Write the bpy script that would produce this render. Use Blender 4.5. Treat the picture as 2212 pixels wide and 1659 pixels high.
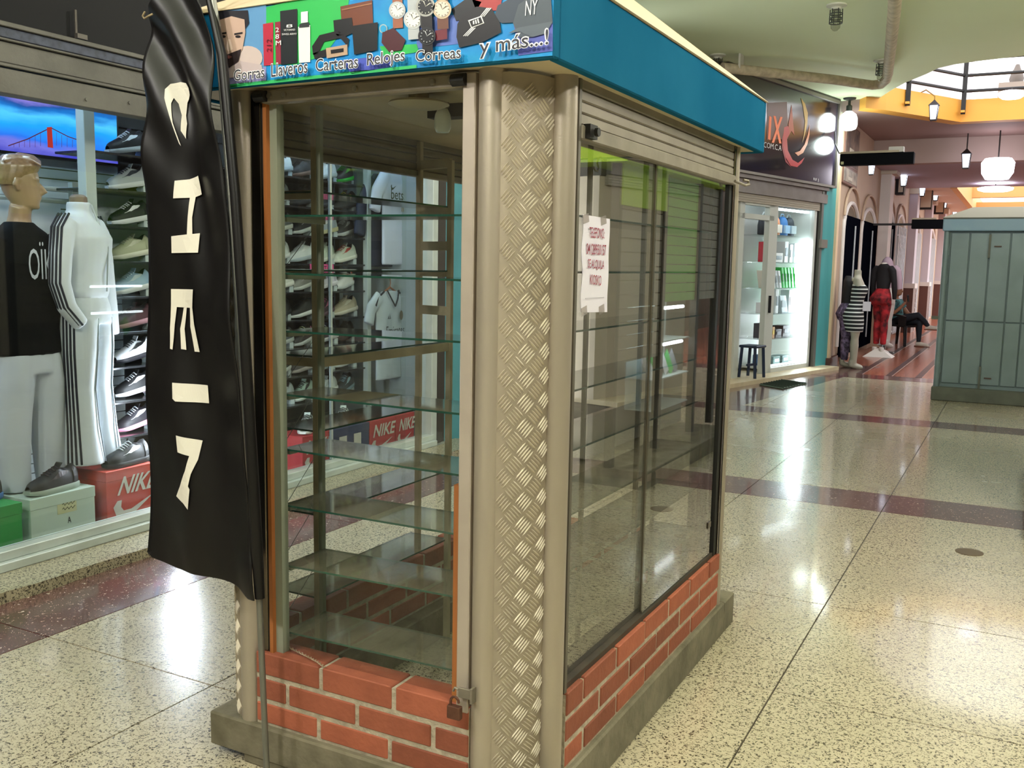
import bpy, bmesh, math, random
from mathutils import Vector, Matrix, noise as mnoise
for o in list(bpy.data.objects): bpy.data.objects.remove(o, do_unlink=True)
sc = bpy.context.scene
COL = sc.collection
R = math.radians
# ------------------------------------------------------------------ camera
F, YAW, PITCH, ROLL, CX, CY = 2077.08, -0.485140, 0.1246256, -0.0178795, 1106.0, 829.5
CAM = Vector((0.0, 0.0, 1.6))
_f = Vector((math.sin(YAW)*math.cos(PITCH), math.cos(YAW)*math.cos(PITCH), -math.sin(PITCH)))
_r = Vector((math.cos(YAW), -math.sin(YAW), 0)); _d = _f.cross(_r)
_r2 = _r*math.cos(ROLL)+_d*math.sin(ROLL); _d2 = -_r*math.sin(ROLL)+_d*math.cos(ROLL)
cd = bpy.data.cameras.new('camera'); cam = bpy.data.objects.new('camera', cd); COL.objects.link(cam)
cd.sensor_width = 36.0; cd.lens = F/2212*36.0; cd.clip_start = .05; cd.clip_end = 300
cam.matrix_world = Matrix(((_r2.x, -_d2.x, -_f.x, CAM.x), (_r2.y, -_d2.y, -_f.y, CAM.y), (_r2.z, -_d2.z, -_f.z, CAM.z), (0, 0, 0, 1)))
sc.camera = cam
sc.view_settings.view_transform = 'Standard'; sc.view_settings.look = 'None'
sc.view_settings.exposure = 0.48; sc.view_settings.gamma = 1.0; sc.view_settings.use_curve_mapping = False
# ------------------------------------------------------------------ world: bright hazy sky over the open court
w = bpy.data.worlds.new('sky'); sc.world = w; w.use_nodes = True
w.node_tree.nodes['Background'].inputs[0].default_value = (1.0, 0.99, 0.98, 1)
w.node_tree.nodes['Background'].inputs[1].default_value = 2.6
def ray(px, py): return _r2*((px-CX)/F)+_d2*((py-CY)/F)+_f
def onx(px, py, X): d = ray(px, py); return CAM+d*((X-CAM.x)/d.x)
def ony(px, py, Y): d = ray(px, py); return CAM+d*((Y-CAM.y)/d.y)
def onz(px, py, Z): d = ray(px, py); return CAM+d*((Z-CAM.z)/d.z)
# ------------------------------------------------------------------ materials
def hx(h):
    h = h.lstrip('#'); c = [int(h[i:i+2], 16)/255 for i in (0, 2, 4)]
    return tuple(v/12.92 if v <= .04045 else ((v+.055)/1.055)**2.4 for v in c)+(1,)
_M = {}
def M(name, col='#888888', rough=.5, metal=0., nz=None, bump=None, coat=0., spec=.5, emit=0., ecol=None, rnd=0., streak=False, sheen=0.):
    """nz=(scale, amount, colour2) mottles the colour; bump=(scale, strength); rnd = variation from object to object"""
    if name in _M: return _M[name]
    m = bpy.data.materials.new(name); m.use_nodes = True; nt = m.node_tree; b = nt.nodes['Principled BSDF']
    c = hx(col) if isinstance(col, str) else col
    b.inputs['Base Color'].default_value = c; b.inputs['Roughness'].default_value = rough; b.inputs['Metallic'].default_value = metal
    b.inputs['Coat Weight'].default_value = coat; b.inputs['Coat Roughness'].default_value = .12
    b.inputs['Specular IOR Level'].default_value = spec; b.inputs['Sheen Weight'].default_value = sheen
    if emit: b.inputs['Emission Strength'].default_value = emit; b.inputs['Emission Color'].default_value = hx(ecol or col)
    L = nt.links; out = None
    geo = nt.nodes.new('ShaderNodeNewGeometry')
    if nz:
        t = nt.nodes.new('ShaderNodeTexNoise'); t.inputs['Scale'].default_value = nz[0]; t.inputs['Detail'].default_value = 5
        if streak:
            mp = nt.nodes.new('ShaderNodeMapping'); mp.inputs['Scale'].default_value = (1, 1, .12); L.new(geo.outputs['Position'], mp.inputs[0]); L.new(mp.outputs[0], t.inputs['Vector'])
        else: L.new(geo.outputs['Position'], t.inputs['Vector'])
        mr = nt.nodes.new('ShaderNodeMapRange'); mr.inputs[1].default_value = .38; mr.inputs[2].default_value = .68; mr.inputs[4].default_value = nz[1]
        L.new(t.outputs[0], mr.inputs[0])
        mx = nt.nodes.new('ShaderNodeMix'); mx.data_type = 'RGBA'; L.new(mr.outputs[0], mx.inputs[0])
        mx.inputs[6].default_value = c; mx.inputs[7].default_value = hx(nz[2]); out = mx.outputs[2]
    if rnd:
        oi = nt.nodes.new('ShaderNodeObjectInfo'); hs = nt.nodes.new('ShaderNodeHueSaturation')
        mr2 = nt.nodes.new('ShaderNodeMapRange'); mr2.inputs[3].default_value = 1-rnd; mr2.inputs[4].default_value = 1+rnd*.75
        L.new(oi.outputs['Random'], mr2.inputs[0]); L.new(mr2.outputs[0], hs.inputs['Value'])
        if out: L.new(out, hs.inputs['Color'])
        else: hs.inputs['Color'].default_value = c
        out = hs.outputs[0]
    if out: L.new(out, b.inputs['Base Color'])
    if bump:
        t2 = nt.nodes.new('ShaderNodeTexNoise'); t2.inputs['Scale'].default_value = bump[0]; t2.inputs['Detail'].default_value = 4
        L.new(geo.outputs['Position'], t2.inputs['Vector'])
        bp = nt.nodes.new('ShaderNodeBump'); bp.inputs['Strength'].default_value = bump[1]; bp.inputs['Distance'].default_value = .01
        L.new(t2.outputs[0], bp.inputs['Height']); L.new(bp.outputs[0], b.inputs['Normal'])
    _M[name] = m; return m
def glass(name, tint=(.975, .99, .985, 1), dust=.03, dustcol='#8a8676', refl=1.0, rough=.0):
    """flat pane: transparent, mirror reflection rising with the angle (Schlick), a film of dust"""
    if name in _M: return _M[name]
    m = bpy.data.materials.new(name); m.use_nodes = True; nt = m.node_tree; nt.nodes.remove(nt.nodes['Principled BSDF']); L = nt.links
    o = nt.nodes['Material Output']; tr = nt.nodes.new('ShaderNodeBsdfTransparent'); tr.inputs[0].default_value = tint
    gl = nt.nodes.new('ShaderNodeBsdfGlossy'); gl.inputs['Roughness'].default_value = rough
    lw = nt.nodes.new('ShaderNodeLayerWeight'); lw.inputs[0].default_value = .5
    p = nt.nodes.new('ShaderNodeMath'); p.operation = 'POWER'; p.inputs[1].default_value = 5; L.new(lw.outputs['Facing'], p.inputs[0])
    q = nt.nodes.new('ShaderNodeMath'); q.operation = 'MULTIPLY_ADD'; q.inputs[1].default_value = .95*refl; q.inputs[2].default_value = .042*refl; L.new(p.outputs[0], q.inputs[0])
    df = nt.nodes.new('ShaderNodeBsdfDiffuse'); df.inputs[0].default_value = hx(dustcol)
    a = nt.nodes.new('ShaderNodeMixShader'); a.inputs[0].default_value = dust; L.new(tr.outputs[0], a.inputs[1]); L.new(df.outputs[0], a.inputs[2])
    if dust > .02:
        geo = nt.nodes.new('ShaderNodeNewGeometry'); t = nt.nodes.new('ShaderNodeTexNoise'); t.inputs['Scale'].default_value = 4; t.inputs['Detail'].default_value = 6
        L.new(geo.outputs['Position'], t.inputs['Vector']); mr = nt.nodes.new('ShaderNodeMapRange'); mr.inputs[1].default_value = .3; mr.inputs[2].default_value = .75
        mr.inputs[3].default_value = dust*.5; mr.inputs[4].default_value = dust*1.5; L.new(t.outputs[0], mr.inputs[0]); L.new(mr.outputs[0], a.inputs[0])
    s = nt.nodes.new('ShaderNodeMixShader'); L.new(q.outputs[0], s.inputs[0]); L.new(a.outputs[0], s.inputs[1]); L.new(gl.outputs[0], s.inputs[2]); L.new(s.outputs[0], o.inputs[0])
    _M[name] = m; return m
def glow(name, col, s):
    if name in _M: return _M[name]
    m = bpy.data.materials.new(name); m.use_nodes = True; nt = m.node_tree; nt.nodes.remove(nt.nodes['Principled BSDF'])
    e = nt.nodes.new('ShaderNodeEmission'); e.inputs[0].default_value = hx(col); e.inputs[1].default_value = s
    nt.links.new(e.outputs[0], nt.nodes['Material Output'].inputs[0]); _M[name] = m; return m
def terrazzo(name, base, chip, scale, lo, hi, rough, chip2=None):
    if name in _M: return _M[name]
    m = bpy.data.materials.new(name); m.use_nodes = True; nt = m.node_tree; L = nt.links; b = nt.nodes['Principled BSDF']
    geo = nt.nodes.new('ShaderNodeNewGeometry')
    t = nt.nodes.new('ShaderNodeTexNoise'); t.inputs['Scale'].default_value = scale; t.inputs['Detail'].default_value = 1.5; t.inputs['Distortion'].default_value = 1.2
    L.new(geo.outputs['Position'], t.inputs['Vector'])
    mr = nt.nodes.new('ShaderNodeMapRange'); mr.inputs[1].default_value = lo; mr.inputs[2].default_value = hi; L.new(t.outputs[0], mr.inputs[0])
    big = nt.nodes.new('ShaderNodeTexNoise'); big.inputs['Scale'].default_value = 1.3; big.inputs['Detail'].default_value = 4; L.new(geo.outputs['Position'], big.inputs['Vector'])
    c2 = nt.nodes.new('ShaderNodeMix'); c2.data_type = 'RGBA'; c2.inputs[6].default_value = hx(base); c2.inputs[7].default_value = hx(chip2 or base); L.new(big.outputs[0], c2.inputs[0])
    mx = nt.nodes.new('ShaderNodeMix'); mx.data_type = 'RGBA'; L.new(mr.outputs[0], mx.inputs[0]); L.new(c2.outputs[2], mx.inputs[6]); mx.inputs[7].default_value = hx(chip)
    L.new(mx.outputs[2], b.inputs['Base Color']); b.inputs['Roughness'].default_value = rough; b.inputs['Specular IOR Level'].default_value = .5
    b.inputs['Coat Weight'].default_value = .6; b.inputs['Coat Roughness'].default_value = .075
    r2 = nt.nodes.new('ShaderNodeMapRange'); r2.inputs[3].default_value = rough-.06; r2.inputs[4].default_value = rough+.1; L.new(big.outputs[0], r2.inputs[0]); L.new(r2.outputs[0], b.inputs['Roughness'])
    _M[name] = m; return m
# ------------------------------------------------------------------ mesh builder
class MB:
    def __init__(s): s.v = []; s.f = []; s.m = []
    def add(s, vs, fs, mi=0):
        k = len(s.v); s.v += [Vector(p) for p in vs]
        for f in fs: s.f.append([k+i for i in f]); s.m.append(mi)
        return s
    def box(s, x0, x1, y0, y1, z0, z1, mi=0):
        return s.add([(x0, y0, z0), (x1, y0, z0), (x1, y1, z0), (x0, y1, z0), (x0, y0, z1), (x1, y0, z1), (x1, y1, z1), (x0, y1, z1)],
                     [(0, 3, 2, 1), (4, 5, 6, 7), (0, 1, 5, 4), (1, 2, 6, 5), (2, 3, 7, 6), (3, 0, 4, 7)], mi)
    def obox(s, c, a, b, d, mi=0):
        c, a, b, d = map(Vector, (c, a, b, d))
        vs = [c+a*i+b*j+d*k for k in (-1, 1) for i, j in ((-1, -1), (1, -1), (1, 1), (-1, 1))]
        return s.add(vs, [(0, 3, 2, 1), (4, 5, 6, 7), (0, 1, 5, 4), (1, 2, 6, 5), (2, 3, 7, 6), (3, 0, 4, 7)], mi)
    def loft(s, rings, mi=0, cap=True, closed=True):
        n = len(rings[0]); k = len(s.v)
        for r in rings: s.v += [Vector(p) for p in r]
        for i in range(len(rings)-1):
            for j in range(n if closed else n-1):
                j2 = (j+1) % n; s.f.append([k+i*n+j, k+i*n+j2, k+(i+1)*n+j2, k+(i+1)*n+j]); s.m.append(mi)
        if cap: s.f.append([k+j for j in range(n)][::-1]); s.f.append([k+(len(rings)-1)*n+j for j in range(n)]); s.m += [mi, mi]
        return s
    def tube(s, path, r, n=8, mi=0, cap=True, flat=1.0, up=None):
        path = [Vector(p) for p in path]; rings = []; u = None
        for i, p in enumerate(path):
            t = (path[min(i+1, len(path)-1)]-path[max(i-1, 0)]).normalized()
            if u is None:
                u = Vector(up) if up else (Vector((0, 0, 1)) if abs(t.z) < .9 else Vector((1, 0, 0)))
            u = (u-t*u.dot(t)).normalized(); q = t.cross(u); rr = r[i] if isinstance(r, (list, tuple)) else r
            rings.append([p+(u*math.cos(2*math.pi*j/n)*flat+q*math.sin(2*math.pi*j/n))*rr for j in range(n)])
        return s.loft(rings, mi, cap)
    def lathe(s, prof, c=(0, 0, 0), n=16, mi=0, cap=True):
        return s.loft([[(c[0]+r*math.cos(2*math.pi*j/n), c[1]+r*math.sin(2*math.pi*j/n), c[2]+z) for j in range(n)] for r, z in prof], mi, cap)
    def prism(s, pts, d, mi=0):
        pts = [Vector(p) for p in pts]; d = Vector(d); return s.loft([pts, [p+d for p in pts]], mi)
    def poly(s, pts, mi=0): return s.add(pts, [list(range(len(pts)))], mi)
    def mesh(s, name, bevel=0, smooth=False, fix=True, segs=1):
        me = bpy.data.meshes.new(name); me.from_pydata([tuple(p) for p in s.v], [], s.f)
        for p, mi in zip(me.polygons, s.m): p.material_index = mi
        bm = bmesh.new(); bm.from_mesh(me)
        if fix: bmesh.ops.recalc_face_normals(bm, faces=bm.faces)
        if bevel:
            ed = [e for e in bm.edges if len(e.link_faces) == 2 and e.calc_face_angle(0) > .5]
            bmesh.ops.bevel(bm, geom=ed, offset=bevel, segments=segs, affect='EDGES', profile=.5)
        bm.to_mesh(me); bm.free()
        if smooth:
            for p in me.polygons: p.use_smooth = True
            if smooth != 'all':
                try: me.set_sharp_from_angle(angle=R(38))
                except Exception: pass
        return me
    def build(s, name, mats, parent=None, bevel=0, smooth=False, fix=True, segs=1):
        return put(name, s.mesh(name, bevel, smooth, fix, segs), mats, parent)
def wm(o):
    m = Matrix.LocRotScale(o.location, o.rotation_euler, o.scale)
    return wm(o.parent) @ o.matrix_parent_inverse @ m if o.parent else m
def put(name, me, mats, parent=None, local=False):
    o = bpy.data.objects.new(name, me); COL.objects.link(o)
    if not isinstance(mats, (list, tuple)): mats = [mats]
    while len(me.materials) < len(mats): me.materials.append(None)
    for i, m in enumerate(mats):
        if me.materials[i] is None: me.materials[i] = m
        elif me.materials[i] != m: o.material_slots[i].link = 'OBJECT'; o.material_slots[i].material = m
    if parent is not None:
        o.parent = parent
        if not local: o.matrix_parent_inverse = wm(parent).inverted()
    return o
def tag(o, label, cat, group=None):
    o['label'] = label; o['category'] = cat
    if group: o['group'] = group
    return o
def thing(name, label, cat, loc=(0, 0, 0), rot=(0, 0, 0), group=None):
    o = bpy.data.objects.new(name, None); COL.objects.link(o); o.location = loc; o.rotation_euler = rot; o.empty_display_size = .1
    return tag(o, label, cat, group)
def struct(o): o['kind'] = 'structure'; return o
def dup(root, loc=None, rot=None, label=None, group=None, scale=None, mats=None):
    r = root.copy(); COL.objects.link(r)
    if loc is not None: r.location = loc
    if rot is not None: r.rotation_euler = rot
    if scale is not None: r.scale = scale
    if label: r['label'] = label
    if group: r['group'] = group
    for ch in list(root.children):
        c = ch.copy(); COL.objects.link(c); c.parent = r
        for g in list(ch.children):
            d = g.copy(); COL.objects.link(d); d.parent = c
    return r
def remesh(mb, name, vox=.01, smooth=2, mi=None):
    """union of overlapping lofts into one continuous skin"""
    me = mb.mesh(name+'_tmp'); o = bpy.data.objects.new(name+'_tmp', me); COL.objects.link(o)
    md = o.modifiers.new('r', 'REMESH'); md.mode = 'VOXEL'; md.voxel_size = vox
    if smooth: sm = o.modifiers.new('s', 'SMOOTH'); sm.factor = .5; sm.iterations = smooth
    dg = bpy.context.evaluated_depsgraph_get(); m2 = bpy.data.meshes.new_from_object(o.evaluated_get(dg)); m2.name = name
    bpy.data.objects.remove(o); bpy.data.meshes.remove(me); m2.materials.clear()
    for p in m2.polygons: p.use_smooth = True
    return m2
_tc = {}
def text_mesh(body, bold=0.0):
    cu = bpy.data.curves.new('t', 'FONT'); cu.body = body; cu.resolution_u = 3; cu.offset = bold
    o = bpy.data.objects.new('t', cu); COL.objects.link(o); dg = bpy.context.evaluated_depsgraph_get()
    me = bpy.data.meshes.new_from_object(o.evaluated_get(dg)); bpy.data.objects.remove(o); bpy.data.curves.remove(cu); return me
def lettering(name, body, mat, parent, O, EX, EY, bold=0.0, fit=True, warp=None):
    """flat letters stretched to fill the parallelogram O, O+EX, O+EY"""
    me = text_mesh(body, bold); xs = [v.co.x for v in me.vertices]; ys = [v.co.y for v in me.vertices]
    x0, x1, y0, y1 = min(xs), max(xs), min(ys), max(ys); O, EX, EY = Vector(O), Vector(EX), Vector(EY)
    for v in me.vertices: v.co = O+EX*((v.co.x-x0)/(x1-x0))+EY*((v.co.y-y0)/max(1e-6, y1-y0))
    if warp:
        for v in me.vertices: v.co = warp(v.co)
    me.name = name; me.materials.clear(); return put(name, me, mat, parent)
def flat(name, pts, mat, parent, n=(0, 0, 0)):
    return MB().poly([Vector(p)+Vector(n) for p in pts]).build(name, mat, parent, fix=False)
def ell(cx, cy, rx, ry, n=20, a0=0, a1=360, rot=0):
    o = []
    for i in range(n):
        a = R(a0+(a1-a0)*i/(n if a1-a0 == 360 else n-1)); x, y = rx*math.cos(a), ry*math.sin(a)
        o.append((cx+x*math.cos(rot)-y*math.sin(rot), cy+x*math.sin(rot)+y*math.cos(rot)))
    return o
random.seed(7)
# ================================================================== SETTING
beige = terrazzo('terrazzo_beige', '#cdc2a8', '#4a4030', 95, .52, .64, .24, '#c0b498')
red = terrazzo('terrazzo_red', '#6e4a45', '#d8cdbd', 62, .665, .70, .22, '#62403d')
jointm = M('joint_brass', '#3a3024', .5)
fl = struct(MB().box(-4.6, 6.2, -9, 17, -.06, -.006).build('floor', jointm))
def panel(pts, mat, name='terrazzo_panel'):
    MB().prism([(x, y, -.03) for x, y in pts], (0, 0, .03)).build(name, mat, fl)
def clip(pts, a, n):
    out = []
    for i in range(len(pts)):
        p, q = Vector(pts[i]), Vector(pts[(i+1) % len(pts)]); dp, dq = (p-a).dot(n), (q-a).dot(n)
        if dp >= 0: out.append(tuple(p))
        if dp*dq < 0: out.append(tuple(p+(q-p)*(dp/(dp-dq))))
    return out
XS = [-3.535, -2.595, -1.67, -.73, .215, 1.16, 2.1, 3.05, 4.0, 5.0, 6.2]
YS = [(-9, -7.5), (-7.5, -6.0), (-6.0, -4.5), (-4.5, -3), (-3, -1.74), (-1.74, -.67), (-.67, .4), (.4, 1.47), (1.47, 2.54), (2.54, 3.57), (3.57, 4.65), (4.65, 5.66), (5.66, 6.70), (7.25, 8.4), (8.4, 9.55), (9.55, 10.68), (11.13, 12.4), (12.4, 13.6), (13.6, 15.0)]
DA, DN = Vector((-2.8, 11.2)), Vector((.991, -.135)).normalized()
g = .0032
for y0, y1 in YS:
    for x0, x1 in zip(XS, XS[1:]):
        p = [(x0+g, y0+g), (x1-g, y0+g), (x1-g, y1-g), (x0+g, y1-g)]
        if y0 > 11: p = clip(p, DA, DN)
        if len(p) > 2: panel(p, beige)
for y0, y1 in ((6.70, 7.25), (10.68, 11.13)):
    for x0, x1 in zip(XS, XS[1:]): panel([(x0+g, y0+g), (x1-g, y0+g), (x1-g, y1-g), (x0+g, y1-g)], red, 'band_panel')
for y0, y1 in ((-9, -3), (-3, .4), (.4, 2.54), (2.54, 4.65), (4.65, 6.7), (6.7, 8.4), (8.4, 11.13)):
    panel([(-4.05, y0+g), (-3.535-g, y0+g), (-3.535-g, y1-g), (-4.05, y1-g)], red, 'band_panel')
panel(clip([(-4.4, 11.13+g), (-1, 11.13+g), (-1, 17), (-4.4, 17)], DA, -DN), red, 'band_panel')
# floor drain cover
MB().lathe([(.075, -.004), (.075, .003), (.06, .0045), (.0, .0045)], (-.164, 5.984, 0), 24).build('drain_cover', M('drain', '#6a5a48', .6, .3), fl)
# raised kerb in front of the left shop, broken along its edge
kb = MB(); random.seed(3); rim = []
n = 130
for i in range(n+1):
    y = -9+16.2*i/n; rim.append((-4.045+random.uniform(-.014, .012), y))
kb.prism([(x, y, 0) for x, y in rim]+[(-4.95, 7.2, 0), (-4.95, -9, 0)], (0, 0, .055))
struct(kb.build('trim_1', terrazzo('terrazzo_kerb', '#c9c0a0', '#3e3a2c', 90, .5, .62, .45, '#9c937a')))
# corridor floor of brick pavers
def brickfloor():
    m = bpy.data.materials.new('brick_pavers'); m.use_nodes = True; nt = m.node_tree; b = nt.nodes['Principled BSDF']; L = nt.links
    geo = nt.nodes.new('ShaderNodeNewGeometry'); t = nt.nodes.new('ShaderNodeTexBrick'); t.inputs['Scale'].default_value = 1
    t.inputs['Brick Width'].default_value = .3; t.inputs['Row Height'].default_value = .15; t.inputs['Mortar Size'].default_value = .012
    t.inputs[1].default_value = hx('#b06a52'); t.inputs[2].default_value = hx('#a85f49'); t.inputs[3].default_value = hx('#5c3a30')
    L.new(geo.outputs['Position'], t.inputs['Vector']); L.new(t.outputs[0], b.inputs['Base Color']); b.inputs['Roughness'].default_value = .2; return m
cf = struct(MB().box(-3.2, 6.2, 15.0, 62, -.06, -.001).build('floor_corridor', brickfloor()))
for x in (-2.15, -1.72, -1.3, -.88, -.4): MB().box(x-.045, x+.045, 15.6, 45, -.01, .003).build('dark_strip', M('dark_strip', '#4a3230', .3), cf)
MB().box(-3.2, 6.2, 15.0, 15.55, -.01, .002).build('border_strip', red, cf)
# ceiling slab with its cut edge over the court
ZC = 4.24
edge = [(-2.3, 16.45), (-2.2, 16.2), (-1.95, 15.55), (-1.7, 15.0), (-1.38, 14.46), (-1.2, 14.1), (-1.0, 13.93), (-.73, 13.83), (-.2, 13.7), (6.2, 13.2)]
struct(MB().prism([(x, y, ZC) for x, y in edge]+[(6.2, -9, ZC), (-5.6, -9, ZC), (-5.6, 16.45, ZC)], (0, 0, .3)).build('ceiling', M('ceiling_paint', '#e6f2cf', .8, nz=(.5, .5, '#dae7bd'))))
# left side: wall above the shop, teal wall beyond it
dk = M('black_wall', '#0b0b0d', .8)
struct(MB().box(-4.75, -4.42, -9, 7.0, 2.70, 4.24).build('wall_left', dk))
struct(MB().box(-6.7, -4.36, -9, -2.5, 0, 4.24).build('wall_left_near', M('wall_near', '#4a443c', .8, nz=(1, .5, '#38342e'))))
MBs = MB(); MBs.box(-4.42, -3.1, -9, 6.9, 4.16, 4.235); struct(MBs.build('trim_2', dk))
teal = M('teal_paint', '#4f9aa8', .55, nz=(3, .5, '#3f8593'), bump=(30, .1))
struct(MB().box(-4.8, -4.36, 7.02, 9.6, 0, 4.24).build('wall_left_teal', teal))
struct(MB().box(-5.6, 6.2, -9.3, -9, 0, 4.54).build('wall_back', M('wall_back', '#3f3a34', .8, nz=(1, .5, '#2e2b27'))))
struct(MB().box(5.2, 5.5, -9, 34, 0, 4.24).build('wall_right', M('wall_right', '#4a443d', .8, nz=(1, .5, '#38342f'), spec=.2)))
# ================================================================== KIOSK
KX0, KX1, KY0, KY1 = -2.25, -1.07, 2.185, 4.185
K = thing('market_kiosk', 'empty glazed market kiosk with blue fascia, brick footing and steel corner pipes', 'kiosk', (-1.66, 3.185, 0))
conc = M('footing_concrete', '#7d7562', .85, nz=(9, .8, '#57513f'), bump=(40, .4))
b = MB()
for x0, x1, y0, y1 in ((-2.235, -1.056, 2.172, 2.33), (-2.235, -1.056, 4.04, 4.2), (-2.235, -2.09, 2.33, 4.04), (-1.2, -1.056, 2.33, 4.04)): b.box(x0, x1, y0, y1, .0 if y0 > 2.2 else .03, .143)
b.box(-2.1, -1.056, 2.18, 2.3, 0, .05)
b.build('footing', conc, K, bevel=.006)
# bricks
bm_ = M('red_brick', '#9c553d', .75, nz=(14, .45, '#80422f'), bump=(60, .25), rnd=.28)
mort = M('mortar', '#b8ac98', .9, nz=(30, .7, '#8d8271'), bump=(70, .6))
ROWZ = [(.152, .214), (.230, .294), (.310, .380)]
FJ = [[-2.045, -1.80, -1.537, -1.272], [-2.045, -1.921, -1.655, -1.388, -1.272], [-2.045, -1.79, -1.524, -1.272]]
SJ = [[2.403, 2.534, 2.799, 3.065, 3.325, 3.594, 3.859, 3.968], [2.403, 2.655, 2.912, 3.18, 3.447, 3.703, 3.968], [2.403, 2.523, 2.79, 3.054, 3.311, 3.567, 3.823, 3.968]]
def brick_wall(lo, hi, joints, axis, face, sign):
    mb = MB(); d0, d1 = sorted((face-sign*.004, face-sign*.1))
    if axis == 'x': mb.box(lo, hi, d0, d1, .143, .374)
    else: mb.box(d0, d1, lo, hi, .143, .374)
    W = mb.build('brick_wall', mort, K)
    for (z0, z1), J in zip(ROWZ, joints):
        for i, (a, c) in enumerate(zip(J, J[1:])):
            a2, c2 = a+(.0075 if i else 0), c-(.0075 if i < len(J)-2 else 0); q = random.uniform(-.0025, .0025)
            e0, e1 = sorted((face+q, face-sign*.103)); t = MB()
            if axis == 'x': t.box(a2, c2, e0, e1, z0, z1)
            else: t.box(e0, e1, a2, c2, z0, z1)
            t.build('brick', bm_, W, bevel=.003)
brick_wall(-2.046, -1.271, FJ, 'x', 2.188, -1)
brick_wall(2.402, 3.969, SJ, 'y', -1.07, 1)
brick_wall(2.402, 3.969, SJ, 'y', -2.25, -1)
brick_wall(-2.046, -1.271, FJ, 'x', 4.182, 1)
# corner pipes and chequer plates
alu = M('pipe_paint', '#b5aa9b', .42, .5, nz=(5, .6, '#968b7b'), streak=True, bump=(120, .05))
def pipe(x, y): MB().lathe([(.037, .143), (.037, 2.09)], (x, y, 0), 24).build('corner_pipe', alu, K, smooth=True)
for sx in (-1, 1):
    for sy in (-1, 1):
        cx_, cy_ = -1.66, 3.185
        pipe(cx_+sx*.423, cy_+sy*.97); pipe(cx_+sx*.553, cy_+sy*.82)
        MB().box(*sorted((cx_+sx*.545, cx_+sx*.585)), *sorted((cy_+sy*.775, cy_+sy*.79)), .38, 2.09).build('guide_rail', M('rail_grey', '#6f6a60', .5, .6), K)
plate = M('chequer_plate', '#a69a88', .5, .4, nz=(6, .5, '#8e8371'))
tread = M('chequer_tread', '#bbb09c', .48, .3)
def plate_pt(sx, sy, s, off):
    """s = 0..1 along the quarter-round plate"""
    a = s*math.pi/2; rx, ry = .090+off, .146+off
    return (-1.66+sx*(.452+rx*math.sin(a)), 3.185+sy*(.84+ry*math.cos(a)))
ARC = .190
def plates(sx, sy):
    mb = MB(); z0, z1 = .143, 2.08
    out = [plate_pt(sx, sy, i/12, 0) for i in range(13)]; inn = [plate_pt(sx, sy, i/12, -.004) for i in range(13)][::-1]
    mb.loft([[(x, y, z) for x, y in out+inn] for z in (z0, z1)]); P = mb.build('chequer_plate', plate, K, smooth=True)
    t = MB(); c = .047; nb = 5
    for i in range(-60, 60):
        for j in range(-60, 60):
            u0, v0 = (i+j+1)*c*.7071*1.0, (j-i)*c*.7071+1.1          # centre of a 45-degree cell
            if not (-.02 < u0 < ARC+.02 and z0 < v0 < z1): continue
            ax = (.7071, .7071) if (i+j) % 2 == 0 else (.7071, -.7071); nx = (-ax[1], ax[0])
            for k in range(nb):
                o = (k-(nb-1)/2)*c*.19; hl = c*.46; hw = c*.06
                pts = [(-hl, 0, .0), (-hl*.5, hw, .0), (hl*.5, hw, 0), (hl, 0, 0), (hl*.5, -hw, 0), (-hl*.5, -hw, 0), (-hl*.55, 0, .003), (hl*.55, 0, .003)]
                vs = []
                for a, d, h in pts:
                    u = u0+ax[0]*a+nx[0]*(o+d); v = v0+ax[1]*a+nx[1]*(o+d)
                    x, y = plate_pt(sx, sy, u/ARC, h+.0002); vs.append((x, y, v))
                if all(0 <= (u0+ax[0]*a+nx[0]*o)/ARC <= 1 for a in (-hl, hl)) and z0 < v0-c*.5 and v0+c*.5 < z1:
                    t.add(vs, [(0, 1, 6), (1, 2, 7, 6), (2, 3, 7), (3, 4, 7), (4, 5, 6, 7), (5, 0, 6)])
    q = t.build('tread_bars', tread, P); q['kind'] = 'stuff'
plates(1, -1); plates(-1, -1); plates(1, 1)
mb = MB(); out = [plate_pt(-1, 1, i/12, 0) for i in range(13)]; inn = [plate_pt(-1, 1, i/12, -.004) for i in range(13)][::-1]
mb.loft([[(x, y, z) for x, y in out+inn] for z in (.143, 2.08)]); mb.build('chequer_plate', plate, K, smooth=True)
# fascia, soffit, roof
FX0, FX1, FY0, FY1, FZ0, FZ1 = -2.30, -1.02, 2.118, 4.20, 2.085, 2.296
blue = M('fascia_blue', '#1a5878', .6, nz=(2.2, .55, '#28698a'), spec=0.0)
b = MB(); q = .03
b.box(FX0, FX1, FY0, FY0+q, FZ0, FZ1); b.box(FX0, FX1, FY1-q, FY1, FZ0, FZ1); b.box(FX0, FX0+q, FY0+q, FY1-q, FZ0, FZ1); b.box(FX1-q, FX1, FY0+q, FY1-q, FZ0, FZ1)
b.build('fascia', blue, K, bevel=.004)
MB().box(FX0+.03, FX1-.03, FY0+.03, FY1-.03, 2.09, 2.115).build('soffit', M('soffit', '#c4b699', .8, nz=(3, .6, '#a5977a')), K)
rf = MB(); ap = (-1.66, 3.16, 2.82); cs = [(FX0-.008, FY0-.008, FZ1), (FX1+.008, FY0-.008, FZ1), (FX1+.008, FY1+.008, FZ1), (FX0-.008, FY1+.008, FZ1)]
rf.add(cs+[ap], [(0, 1, 4), (1, 2, 4), (2, 3, 4), (3, 0, 4), (3, 2, 1, 0)]); rf.build('hip_roof', M('roof_cream', '#e6cfb0', .7), K)
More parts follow.
